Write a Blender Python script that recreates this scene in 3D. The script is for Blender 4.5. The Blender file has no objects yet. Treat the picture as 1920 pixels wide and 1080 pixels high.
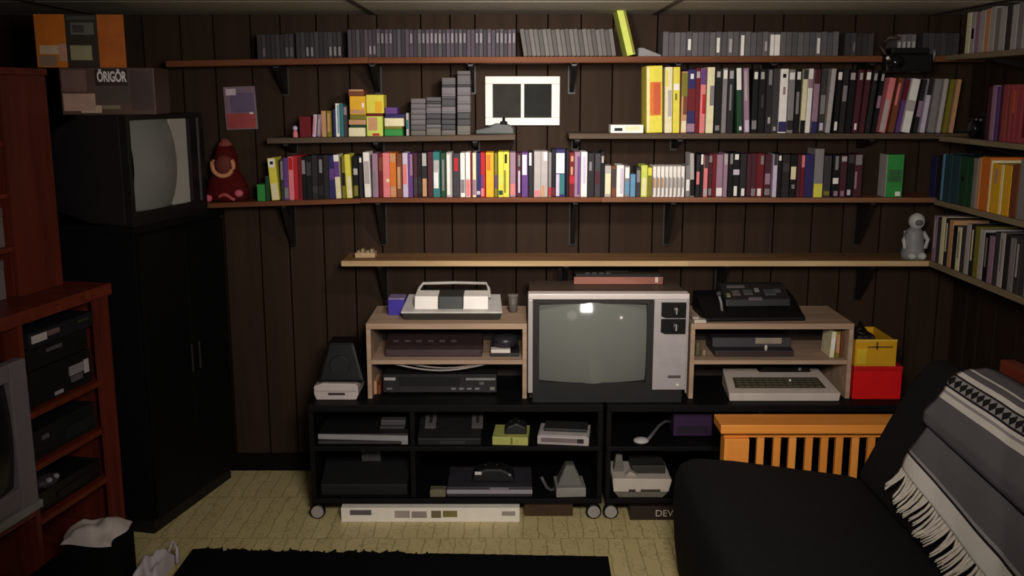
import bpy, bmesh, math, random
from mathutils import Vector, Matrix

random.seed(7)
sc = bpy.context.scene
C = sc.collection

# ------------------------------------------------------------------ camera, world, lights, exposure
FPX, EYE = 1850.0, 1.78                       # focal length in pixels of a 1920 wide frame, eye height in metres
PITCH = math.atan(362.0 / FPX)
cd_ = bpy.data.cameras.new('camera'); cam = bpy.data.objects.new('camera', cd_); C.objects.link(cam)
cd_.sensor_width = 36.0; cd_.lens = FPX / 1920.0 * 36.0; cd_.clip_start = 0.05
cam.location = (0, 0, EYE); cam.rotation_euler = (math.pi / 2 - PITCH, 0, 0)
sc.camera = cam

w = bpy.data.worlds.new('world'); sc.world = w; w.use_nodes = True
w.node_tree.nodes['Background'].inputs[0].default_value = (0.9, 0.85, 0.8, 1)
w.node_tree.nodes['Background'].inputs[1].default_value = 0.012

def area(name, loc, target, size, power, color, spread):
    l = bpy.data.lights.new(name, 'AREA'); o = bpy.data.objects.new(name, l); C.objects.link(o)
    l.shape = 'SQUARE'; l.size = size; l.energy = power; l.color = color; l.spread = math.radians(spread)
    o.location = loc
    o.rotation_euler = (Vector(target) - Vector(loc)).to_track_quat('-Z', 'Y').to_euler()
    return o
area('ceiling_track_light', (0.22, 0.9, 2.02), (0.22, 4.5, 1.22), 0.56, 27, (1.0, 0.94, 0.88), 88)
area('ceiling_spot', (0.12, 2.95, 2.09), (0.10, 4.5, 1.60), 0.14, 6.0, (1.0, 0.94, 0.89), 84)
bl = bpy.data.lights.new('table_lamp_bulb', 'POINT'); bo = bpy.data.objects.new('table_lamp_bulb', bl); C.objects.link(bo)
bl.energy = 3.6; bl.shadow_soft_size = 0.035; bl.color = (1.0, 0.88, 0.74); bo.location = (1.8, 1.6, 1.28)

fl_ = bpy.data.lights.new('left_fill_light', 'POINT'); fo = bpy.data.objects.new('left_fill_light', fl_); C.objects.link(fo)  # soft fill added to brighten the left foreground, no lamp stands here
fl_.energy = 7; fl_.shadow_soft_size = 0.30; fl_.color = (1.0, 0.90, 0.78); fo.location = (-0.65, 0.5, 1.62)

vs = sc.view_settings
vs.view_transform = 'Standard'; vs.look = 'None'; vs.exposure = 0.0; vs.gamma = 1.0; vs.use_curve_mapping = False

# ------------------------------------------------------------------ photograph pixel -> place in the room
CT, ST = math.cos(PITCH), math.sin(PITCH)
def Z(py, Y):
    v = (540 - py) / FPX; t = Y / (CT + v * ST)
    return EYE + t * (-ST + v * CT)
def X(px, Y, z):
    return (px - 960) / FPX * (Y * CT + (EYE - z) * ST)
def P(px, py, Y):
    z = Z(py, Y); return Vector((X(px, Y, z), Y, z))

# ------------------------------------------------------------------ materials
MATS = {}
def lin(c):
    return tuple(((x / 255.0) / 12.92 if x / 255.0 <= 0.04045 else ((x / 255.0 + 0.055) / 1.055) ** 2.4) for x in c)
def M(c, rough=0.55, var=0.12, scale=18.0, spec=0.4, metal=0.0, coat=0.0, bump=0.0):
    key = (tuple(c), rough, var, scale, spec, metal, coat, bump)
    if key in MATS: return MATS[key]
    m = bpy.data.materials.new('paint_%d_%d_%d' % tuple(int(v) for v in c)); m.use_nodes = True
    nt = m.node_tree; N = nt.nodes; L = nt.links; b = N['Principled BSDF']
    col = lin(c)
    tc = N.new('ShaderNodeTexCoord'); nz = N.new('ShaderNodeTexNoise'); nz.inputs['Scale'].default_value = scale
    nz.inputs['Detail'].default_value = 4
    L.new(tc.outputs['Object'], nz.inputs['Vector'])
    r = N.new('ShaderNodeValToRGB'); L.new(nz.outputs['Fac'], r.inputs['Fac'])
    r.color_ramp.elements[0].position = 0.3; r.color_ramp.elements[1].position = 0.7
    r.color_ramp.elements[0].color = tuple(x * (1 - var) for x in col) + (1,)
    r.color_ramp.elements[1].color = tuple(min(1, x * (1 + var)) for x in col) + (1,)
    L.new(r.outputs['Color'], b.inputs['Base Color'])
    b.inputs['Roughness'].default_value = rough; b.inputs['Specular IOR Level'].default_value = spec
    b.inputs['Metallic'].default_value = metal; b.inputs['Coat Weight'].default_value = coat
    if bump:
        bp = N.new('ShaderNodeBump'); bp.inputs['Strength'].default_value = bump; bp.inputs['Distance'].default_value = 0.004
        L.new(nz.outputs['Fac'], bp.inputs['Height']); L.new(bp.outputs['Normal'], b.inputs['Normal'])
    MATS[key] = m
    return m
def wood(name, c0, c1, axis='X', scale=3.0, rough=0.5, spec=0.35):
    if name in MATS: return MATS[name]
    m = bpy.data.materials.new(name); m.use_nodes = True
    nt = m.node_tree; N = nt.nodes; L = nt.links; b = N['Principled BSDF']
    tc = N.new('ShaderNodeTexCoord'); mp = N.new('ShaderNodeMapping')
    s = {'X': (1.2, 14, 14), 'Y': (14, 1.2, 14), 'Z': (14, 14, 1.0)}[axis]
    mp.inputs['Scale'].default_value = tuple(v * scale for v in s)
    oi = N.new('ShaderNodeObjectInfo'); ad = N.new('ShaderNodeVectorMath'); ad.operation = 'ADD'
    sc_ = N.new('ShaderNodeVectorMath'); sc_.operation = 'SCALE'; sc_.inputs[0].default_value = (7, 11, 5)
    L.new(oi.outputs['Random'], sc_.inputs['Scale'])
    L.new(tc.outputs['Object'], ad.inputs[0]); L.new(sc_.outputs[0], ad.inputs[1])
    L.new(ad.outputs[0], mp.inputs['Vector'])
    nz = N.new('ShaderNodeTexNoise'); nz.inputs['Scale'].default_value = 1.0; nz.inputs['Detail'].default_value = 6
    nz.inputs['Distortion'].default_value = 0.6
    L.new(mp.outputs[0], nz.inputs['Vector'])
    r = N.new('ShaderNodeValToRGB'); L.new(nz.outputs['Fac'], r.inputs['Fac'])
    r.color_ramp.elements[0].position = 0.32; r.color_ramp.elements[1].position = 0.68
    r.color_ramp.elements[0].color = lin(c0) + (1,); r.color_ramp.elements[1].color = lin(c1) + (1,)
    L.new(r.outputs['Color'], b.inputs['Base Color'])
    b.inputs['Roughness'].default_value = rough; b.inputs['Specular IOR Level'].default_value = spec
    bp = N.new('ShaderNodeBump'); bp.inputs['Strength'].default_value = 0.15; bp.inputs['Distance'].default_value = 0.002
    L.new(nz.outputs['Fac'], bp.inputs['Height']); L.new(bp.outputs['Normal'], b.inputs['Normal'])
    MATS[name] = m
    return m

PANEL = wood('panelling', (45, 33, 24), (54, 40, 30), 'Z', 1.3, 0.7, 0.08)
SHELF_RED = wood('shelf_red', (92, 52, 32), (116, 70, 44), 'X', 1.5, 0.6, 0.12)
SHELF_TAN = wood('shelf_tan', (168, 138, 100), (196, 166, 124), 'X', 1.5, 0.6, 0.12)
SHELF_GREY = wood('shelf_grey', (74, 60, 48), (92, 76, 62), 'X', 1.5, 0.6, 0.12)
SHELF_SIDE = wood('shelf_side', (118, 104, 80), (142, 126, 100), 'Y', 1.5, 0.6, 0.12)
UNITW = wood('unit_wood', (158, 130, 108), (184, 156, 132), 'X', 1.5, 0.6, 0.12)
ORANGE = wood('orange_wood', (222, 132, 48), (240, 156, 70), 'X', 1.2, 0.35, 0.5)
ORANGEZ = wood('orange_wood_upright', (222, 132, 48), (240, 156, 70), 'Z', 1.2, 0.35, 0.5)
MAHOG = wood('mahogany', (92, 36, 24), (124, 50, 32), 'Y', 1.2, 0.4)
MAHOGZ = wood('mahogany_upright', (84, 34, 22), (114, 46, 30), 'Z', 1.2, 0.4)
BLACKW = M((11, 11, 12), 0.6, 0.2, spec=0.15)
BLACK = M((15, 14, 15), 0.5, 0.2, spec=0.2)
BLACKSOFT = M((24, 23, 25), 0.9, 0.2, 40, 0.15)
DARK = M((40, 38, 38), 0.5)
WHITE = M((226, 218, 208), 0.5, 0.06)
OFFW = M((206, 196, 182), 0.5, 0.06)
SILVER = M((168, 164, 164), 0.35, 0.06, metal=0.3)
GREY = M((120, 116, 116), 0.5)
BRACKET = M((22, 19, 17), 0.5)

# ------------------------------------------------------------------ mesh helpers
class MB:
    def __init__(self): self.v = []; self.f = []
    def add(self, vs, fs):
        n = len(self.v); self.v += [tuple(p) for p in vs]; self.f += [tuple(i + n for i in f) for f in fs]; return self
    def box(self, x0, x1, y0, y1, z0, z1):
        return self.add([(x0, y0, z0), (x1, y0, z0), (x1, y1, z0), (x0, y1, z0), (x0, y0, z1), (x1, y0, z1), (x1, y1, z1), (x0, y1, z1)],
                        [(0, 3, 2, 1), (4, 5, 6, 7), (0, 1, 5, 4), (1, 2, 6, 5), (2, 3, 7, 6), (3, 0, 4, 7)])
    def prism(self, pts, a0, a1, axis):
        n = len(pts)
        def mk(p, a):
            return {'x': (a, p[0], p[1]), 'y': (p[0], a, p[1]), 'z': (p[0], p[1], a)}[axis]
        vs = [mk(p, a0) for p in pts] + [mk(p, a1) for p in pts]
        fs = [tuple(range(n)), tuple(range(2 * n - 1, n - 1, -1))] + [(i, i + n, (i + 1) % n + n, (i + 1) % n) for i in range(n)]
        return self.add(vs, fs)
    def tube(self, pts, r, n=8, r1=None):
        pts = [Vector(p) for p in pts]; rings = []
        for i, p in enumerate(pts):
            d = (pts[min(i + 1, len(pts) - 1)] - pts[max(i - 1, 0)]).normalized()
            up = Vector((0, 0, 1)) if abs(d.z) < 0.9 else Vector((1, 0, 0))
            a = d.cross(up).normalized(); b = d.cross(a)
            rr = r if r1 is None else r + (r1 - r) * i / (len(pts) - 1)
            rings.append([p + (a * math.cos(k * 2 * math.pi / n) + b * math.sin(k * 2 * math.pi / n)) * rr for k in range(n)])
        vs = [q for ring in rings for q in ring]; fs = []
        for i in range(len(pts) - 1):
            for k in range(n):
                fs.append((i * n + k, i * n + (k + 1) % n, (i + 1) * n + (k + 1) % n, (i + 1) * n + k))
        fs.append(tuple(range(n))); fs.append(tuple(range(len(vs) - 1, len(vs) - n - 1, -1)))
        return self.add(vs, fs)
    def lathe(self, prof, n=20, c=(0, 0, 0), axis='z', sx=1.0, sy=1.0):
        vs = []; fs = []
        for r, h in prof:
            for k in range(n):
                a = k * 2 * math.pi / n; p = (r * math.cos(a) * sx, r * math.sin(a) * sy, h)
                if axis == 'y': p = (p[0], h, p[1])
                if axis == 'x': p = (h, p[0], p[1])
                vs.append((p[0] + c[0], p[1] + c[1], p[2] + c[2]))
        m = len(prof)
        for i in range(m - 1):
            for k in range(n):
                fs.append((i * n + k, i * n + (k + 1) % n, (i + 1) * n + (k + 1) % n, (i + 1) * n + k))
        fs.append(tuple(range(n))); fs.append(tuple(range(m * n - 1, (m - 1) * n - 1, -1)))
        return self.add(vs, fs)
    def ball(self, c, rx, ry=None, rz=None, n=14, m=8):
        ry = ry or rx; rz = rz or rx
        prof = [(math.sin(math.pi * (i + 0.02) / (m + 0.04)), -math.cos(math.pi * (i + 0.02) / (m + 0.04))) for i in range(m + 1)]
        vs = []; fs = []
        for r, h in prof:
            for k in range(n):
                a = k * 2 * math.pi / n; vs.append((c[0] + rx * r * math.cos(a), c[1] + ry * r * math.sin(a), c[2] + rz * h))
        for i in range(m):
            for k in range(n):
                fs.append((i * n + k, i * n + (k + 1) % n, (i + 1) * n + (k + 1) % n, (i + 1) * n + k))
        fs.append(tuple(range(n))); fs.append(tuple(range((m + 1) * n - 1, m * n - 1, -1)))
        return self.add(vs, fs)
    def grid(self, fn, nu, nv):
        vs = [fn(i / nu, j / nv) for j in range(nv + 1) for i in range(nu + 1)]
        fs = [(j * (nu + 1) + i, j * (nu + 1) + i + 1, (j + 1) * (nu + 1) + i + 1, (j + 1) * (nu + 1) + i) for j in range(nv) for i in range(nu)]
        return self.add(vs, fs)
    def build(self, name, mat, parent=None, loc=None, bevel=0, seg=2, smooth=False, off=None):
        """loc: the object's own origin; off: vertices were given in the room, parent sits at off"""
        me = bpy.data.meshes.new(name)
        o = Vector(off) if off is not None else Vector((0, 0, 0))
        me.from_pydata([(p[0] - o[0], p[1] - o[1], p[2] - o[2]) for p in self.v], [], self.f)
        bm = bmesh.new(); bm.from_mesh(me)
        bmesh.ops.recalc_face_normals(bm, faces=bm.faces)
        if bevel:
            es = [e for e in bm.edges if len(e.link_faces) == 2 and e.calc_face_angle(0) > 0.5]
            bmesh.ops.bevel(bm, geom=es, offset=bevel, segments=seg, profile=0.6, affect='EDGES', clamp_overlap=True)
        if smooth:
            for f in bm.faces: f.smooth = True
        bm.to_mesh(me); bm.free()
        me.materials.append(mat)
        ob = bpy.data.objects.new(name, me); C.objects.link(ob)
        if parent is not None: ob.parent = parent
        if loc is not None: ob.location = loc
        return ob
def B(x0, x1, y0, y1, z0, z1): return MB().box(x0, x1, y0, y1, z0, z1)
def tag(o, label, cat, group=None, kind=None):
    if label: o['label'] = label
    if cat: o['category'] = cat
    if group: o['group'] = group
    if kind: o['kind'] = kind
    return o
def thing(name, label, cat, loc=(0, 0, 0), rotz=0.0, group=None):
    o = bpy.data.objects.new(name, None); C.objects.link(o); o.empty_display_size = 0.05
    o.location = loc; o.rotation_euler = (0, 0, rotz)
    return tag(o, label, cat, group)
def struct(o, label, cat): return tag(o, label, cat, None, 'structure')
def text(name, body, size, mat, parent, loc, rot=(math.pi / 2, 0, 0), bold=0.0, scale=(1, 1, 1)):
    cu = bpy.data.curves.new(name, 'FONT'); cu.body = body; cu.size = size; cu.align_x = 'CENTER'; cu.align_y = 'CENTER'; cu.extrude = 0.0006; cu.offset = bold
    tmp = bpy.data.objects.new(name + '_tmp', cu); C.objects.link(tmp)
    dg = bpy.context.evaluated_depsgraph_get(); me = bpy.data.meshes.new_from_object(tmp.evaluated_get(dg))
    bpy.data.objects.remove(tmp)
    me.materials.clear(); me.materials.append(mat)
    o = bpy.data.objects.new(name, me); C.objects.link(o); o.parent = parent; o.location = loc; o.rotation_euler = rot; o.scale = scale
    return o

# ------------------------------------------------------------------ the room
WY, CEIL, RX, LX, NY = 4.52, 2.13, 2.06, -2.55, -2.6
def floor_mat():
    m = bpy.data.materials.new('linoleum'); m.use_nodes = True
    nt = m.node_tree; N = nt.nodes; L = nt.links; b = N['Principled BSDF']
    tc = N.new('ShaderNodeTexCoord')
    br = N.new('ShaderNodeTexBrick'); br.inputs['Scale'].default_value = 1.0
    br.inputs['Brick Width'].default_value = 0.062; br.inputs['Row Height'].default_value = 0.42
    br.inputs['Mortar Size'].default_value = 0.0032; br.inputs['Mortar Smooth'].default_value = 0.4
    br.offset = 0.5; br.squash = 1.0
    br.inputs['Color1'].default_value = lin((206, 188, 134)) + (1,); br.inputs['Color2'].default_value = lin((214, 196, 142)) + (1,)
    br.inputs['Mortar'].default_value = lin((172, 158, 106)) + (1,)
    nz = N.new('ShaderNodeTexNoise'); nz.inputs['Scale'].default_value = 9; nz.inputs['Detail'].default_value = 3
    vm = N.new('ShaderNodeVectorMath'); vm.operation = 'SCALE'; vm.inputs['Scale'].default_value = 0.03
    ad = N.new('ShaderNodeVectorMath'); ad.operation = 'ADD'
    L.new(tc.outputs['Object'], nz.inputs['Vector']); L.new(nz.outputs['Color'], vm.inputs[0])
    L.new(tc.outputs['Object'], ad.inputs[0]); L.new(vm.outputs[0], ad.inputs[1]); L.new(ad.outputs[0], br.inputs['Vector'])
    vo = N.new('ShaderNodeTexVoronoi'); vo.inputs['Scale'].default_value = 19; vo.feature = 'F1'
    L.new(tc.outputs['Object'], vo.inputs['Vector'])
    rp = N.new('ShaderNodeValToRGB'); L.new(vo.outputs['Distance'], rp.inputs['Fac'])
    e = rp.color_ramp.elements
    e[0].position = 0.30; e[0].color = (1, 1, 1, 1); e[1].position = 0.38; e[1].color = (0.66, 0.66, 0.54, 1)
    e2 = e.new(0.46); e2.color = (1, 1, 1, 1)
    mx = N.new('ShaderNodeMix'); mx.data_type = 'RGBA'; mx.blend_type = 'MULTIPLY'; mx.inputs[0].default_value = 0.7
    L.new(br.outputs['Color'], mx.inputs[6]); L.new(rp.outputs['Color'], mx.inputs[7])
    L.new(mx.outputs[2], b.inputs['Base Color']); b.inputs['Roughness'].default_value = 0.45
    return m
fl = B(LX, RX, NY, WY, -0.05, 0).build('floor', floor_mat()); struct(fl, 'yellowish patterned linoleum floor', 'floor')

# ceiling: hung tiles on dark grid bars
ce = B(LX, RX, NY, WY, CEIL + 0.02, CEIL + 0.06).build('ceiling', M((90, 88, 78))); struct(ce, 'hung ceiling of pale tiles on a grid', 'ceiling')
TILE = M((196, 190, 172), 0.85, 0.05, 60, bump=0.2)
xs = [LX, -1.84, -0.61, 0.63, 1.86, RX]
ys = [WY - 0.61 * k for k in range(12)]
for a, b_ in zip(xs[:-1], xs[1:]):
    for k in range(11):
        B(a + 0.012, b_ - 0.012, ys[k + 1] + 0.010, ys[k] - 0.010, CEIL, CEIL + 0.02).build('ceiling_tile', TILE, ce)
for a in xs[1:-1]:
    B(a - 0.012, a + 0.012, ys[11], WY, CEIL - 0.004, CEIL + 0.02).build('grid_bar', M((70, 66, 56)), ce)
for k in range(1, 11):
    B(LX, RX, ys[k] - 0.010, ys[k] + 0.010, CEIL + 0.001, CEIL + 0.02).build('grid_bar', M((150, 144, 128)), ce)

# back wall: sheet behind, one board per plank with grooves between
wb = B(LX, RX, WY + 0.012, WY + 0.06, 0, CEIL).build('wall_back', M((12, 8, 6), 0.9, 0.1, spec=0.02)); struct(wb, 'dark brown wood panelled back wall', 'wall')
gp = [60, 115, 178, 240, 292, 360, 420, 487, 541, 606, 664, 716, 795, 848, 893, 968, 1025, 1085, 1143, 1223, 1280, 1342, 1397, 1450, 1522, 1580, 1650, 1712, 1770, 1830]
gx = [LX] + [X(p, WY, 1.2) for p in gp if X(p, WY, 1.2) > LX + 0.05] + [RX]
for a, b_ in zip(gx[:-1], gx[1:]):
    if b_ - a < 0.02: continue
    B(a + 0.0035, b_ - 0.0035, WY, WY + 0.012, 0.0, CEIL).build('plank', PANEL, wb)
bbk = B(LX, RX, WY - 0.014, WY, 0, 0.085).build('baseboard_back', M((14, 11, 10), 0.8, 0.1, spec=0.08)); struct(bbk, 'low black baseboard along the panelled wall', 'baseboard')
wr = B(RX + 0.012, RX + 0.06, NY, WY, 0, CEIL).build('wall_right', M((12, 8, 6), 0.9, 0.1, spec=0.02)); struct(wr, 'dark panelled wall behind the futon', 'wall')
y = WY
while y > NY:
    y2 = max(NY, y - random.choice([0.12, 0.15, 0.18]))
    B(RX, RX + 0.012, y2 + 0.0035, y - 0.0035, 0, CEIL).build('plank', PANEL, wr); y = y2
wl = B(LX - 0.06, LX, NY, WY, 0, CEIL).build('wall_left', M((70, 55, 46))); struct(wl, 'dark wall behind the mahogany cabinet', 'wall')
wn = B(LX, RX, NY - 0.06, NY, 0, CEIL).build('wall_rear', M((100, 86, 72))); struct(wn, 'brown wall at the rear of the room', 'wall')

# ------------------------------------------------------------------ shelves on the back wall
SF = 4.30                                      # front edge of the back wall shelves
def bracket(parent, px, zt, drop, off):
    x = X(px, WY - 0.1, zt - 0.1); d = SF + 0.035
    mb = MB()
    mb.prism([(WY - 0.001, zt), (d, zt), (d, zt - 0.012), (WY - 0.03, zt - drop), (WY - 0.001, zt - drop)], x - 0.010, x + 0.010, 'x')
    mb.box(x - 0.016, x + 0.016, WY - 0.005, WY - 0.0005, zt - drop - 0.01, zt)
    mb.box(x - 0.016, x + 0.016, d, WY - 0.001, zt - 0.004, zt)
    mb.build('bracket', BRACKET, parent, off=off)
def board(px0, py0, px1, py1, th, mat, parent, off, depth=None):
    """board whose top front edge runs between two photograph points"""
    a = P(px0, py0, SF); b = P(px1, py1, SF); yb = WY - 0.001
    mb = MB(); mb.add([(a.x, SF, a.z - th), (b.x, SF, b.z - th), (b.x, yb, b.z - th), (a.x, yb, a.z - th),
                       (a.x, SF, a.z), (b.x, SF, b.z), (b.x, yb, b.z), (a.x, yb, a.z)],
                      [(0, 3, 2, 1), (4, 5, 6, 7), (0, 1, 5, 4), (1, 2, 6, 5), (2, 3, 7, 6), (3, 0, 4, 7)])
    return mb.build('board', mat, parent, bevel=0.002, seg=1, off=off)
SH = {}
def shelf(key, label, segs, th, mats, brs, drop):
    z0 = Z(segs[0][1], SF); off = (X(960, SF, z0), SF, z0)
    t = thing('wall_shelf', label, 'shelf', off)
    for s, m in zip(segs, mats): board(*s, th, m, t, off)
    def top(px):
        for (a, ya, b, yb) in segs:
            if a - 40 <= px <= b: return Z(ya + (yb - ya) * (px - a) / (b - a), SF)
        a, ya, b, yb = segs[-1]; return Z(yb, SF)
    if key == 4:
        for (a_, ya, b2, yb) in segs:
            pa, pb = P(a_, ya, SF), P(b2, yb, SF); B(pa.x, pb.x, SF - 0.004, SF - 0.0002, pa.z - th, pa.z).build('edge_strip', SHELF_TAN, t, off=off)
    for p in brs: bracket(t, p, top(p) - th, drop, off)
    SH[key] = top
    return t
XE = 960 + RX / (SF * CT + 0.2 * ST) * FPX - 6
shelf(1, 'topmost reddish wall shelf holding rows of grey cases', [(310, 114, 690, 107), (690, 107, XE, 104)], 0.026, [SHELF_RED, SHELF_RED], [527, 704, 884, 1074, 1265, 1440, 1620], 0.12)
shelf(2, 'second wall shelf down with cartridge stacks', [(500, 259, 966, 252)], 0.024, [SHELF_GREY], [545, 710, 892], 0.05)
shelf(22, 'second wall shelf down with the tall boxes', [(1067, 250, XE, 250)], 0.024, [SHELF_GREY], [1080, 1268, 1620], 0.05)
shelf(3, 'third wall shelf down with the long colourful row of cases', [(362, 382, 676, 372), (676, 371, 1128, 370), (1128, 370, XE, 371)], 0.022, [SHELF_RED, SHELF_RED, wood('shelf_mid', (112, 74, 52), (136, 94, 68), 'X', 1.5, 0.6, 0.12)], [541, 714, 1076, 1256, 1622], 0.21)
shelf(4, 'lowest wall shelf of pale wood, nearly empty', [(640, 489, 1290, 489), (1290, 489, XE, 489)], 0.024, [wood('shelf_plank', (110, 80, 52), (136, 102, 68), 'X', 1.5, 0.6, 0.12)] * 2, [717, 1060, 1355, 1622], 0.19)

# shelves on the right hand wall
RF = 1.84
SHR = {}
def rshelf(key, label, py, th):
    z = Z(py, SF); off = (RF, 3.6, z)
    t = thing('side_shelf', label, 'shelf', off)
    B(RF, RX - 0.001, 2.9, SF - 0.003, z - th, z).build('board', SHELF_SIDE, t, bevel=0.002, seg=1, off=off)
    for yy in (3.95, 3.2):
        MB().prism([(RX - 0.001, z - th), (RF + 0.04, z - th), (RF + 0.04, z - th - 0.012), (RX - 0.03, z - th - 0.05), (RX - 0.001, z - th - 0.05)], yy, yy + 0.018, 'y').build('bracket', BRACKET, t, off=off)
    SHR[key] = z
rshelf(1, 'topmost side shelf with pale magazines', 104, 0.022)
rshelf(2, 'second side shelf down with the red books', 255, 0.022)
rshelf(3, 'third side shelf down with slate blue and orange books', 374, 0.022)
rshelf(4, 'lowest side shelf with thin pale magazines', 489, 0.024)

# ------------------------------------------------------------------ rows of cases
COL = {
 'black': (22, 20, 22), 'charcoal': (40, 37, 39), 'dark grey': (60, 56, 58), 'grey': (128, 122, 122), 'light grey': (172, 164, 160), 'white': (232, 226, 218),
 'cream': (222, 212, 172), 'yellow': (218, 204, 74), 'olive': (120, 114, 40), 'lime': (196, 206, 92), 'orange': (206, 112, 42), 'amber': (222, 168, 40),
 'red': (178, 34, 44), 'dark red': (104, 26, 32), 'maroon': (72, 34, 42), 'pink': (216, 122, 124), 'mauve': (150, 118, 136), 'purple': (96, 62, 122), 'navy': (46, 42, 88),
 'blue': (96, 140, 172), 'teal': (52, 112, 112), 'green': (52, 136, 64), 'dark green': (36, 68, 46), 'tan': (190, 142, 104), 'brown': (116, 66, 42), 'lilac': (196, 182, 202), 'rose': (150, 62, 68), 'slate': (46, 68, 76), 'brick red': (190, 86, 54)}
ORD = ['first', 'second', 'third', 'fourth', 'fifth', 'sixth', 'seventh', 'eighth', 'ninth', 'tenth', 'eleventh', 'twelfth', 'thirteenth', 'fourteenth', 'fifteenth', 'sixteenth', 'seventeenth', 'eighteenth', 'nineteenth', 'twentieth']
def ordw(n):
    if n <= 20: return ORD[n - 1]
    tens = {2: 'twenty', 3: 'thirty', 4: 'forty', 5: 'fifty'}[n // 10]
    return tens[:-1] + 'ieth' if n % 10 == 0 else tens + '-' + ORD[n % 10 - 1]
def cm(name, gl=0.55):
    c = COL[name] if isinstance(name, str) else name
    return M(c, gl, 0.08, 30, 0.15)
def case_mesh(name, wd, dp, ht, col, bands, parent=None):
    """box standing on its base, spine towards -y; bands: (f0, f1, colour, w0, w1) raised labels on the spine"""
    o = B(-wd / 2, wd / 2, 0, dp, 0, ht).build(name, cm(col), parent, bevel=min(0.0015, wd * 0.12), seg=1)
    for ib, bnd in enumerate(bands):
        f0, f1, c = bnd[:3]; w0, w1 = bnd[3:5] if len(bnd) > 3 else (0.1, 0.9)
        B(wd * (max(w0, 0.02) - 0.5), wd * (min(w1, 0.98) - 0.5), -0.0006 - 0.0004 * ib, 0.002, ht * f0, ht * f1).build('spine_label', cm(c), o)
    return o
def row(entries, top, Yf, name, cat, group, where, dp=0.12, gap=0.0006):
    cnt = {}
    for e in entries: cnt[e[3]] = cnt.get(e[3], 0) + 1
    seen = {}
    for e in entries:
        px0, px1, pyt, col = e[:4]; bands = e[4] if len(e) > 4 else []; lean = e[5] if len(e) > 5 else 0.0
        z = top((px0 + px1) / 2); x0 = X(px0, Yf, z + 0.08); x1 = X(px1, Yf, z + 0.08)
        ht = max(0.03, Z(pyt, Yf) - z); wd = max(0.004, x1 - x0 - gap)
        o = case_mesh(name, wd, dp, ht, col, bands)
        o.location = ((x0 + x1) / 2, Yf, z + 0.0004)
        if lean:
            o.rotation_euler = (0, math.radians(lean), 0)
            o.location.z += abs(math.sin(math.radians(lean))) * wd / 2 + 0.0005
        seen[col] = seen.get(col, 0) + 1
        n = seen[col]
        if cnt[col] == 1: lb = 'only %s %s %s' % (col, cat, where)
        else: lb = '%s %s %s from the left %s' % (ordw(n), col, cat, where)
        tag(o, lb, cat, group)

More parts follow.
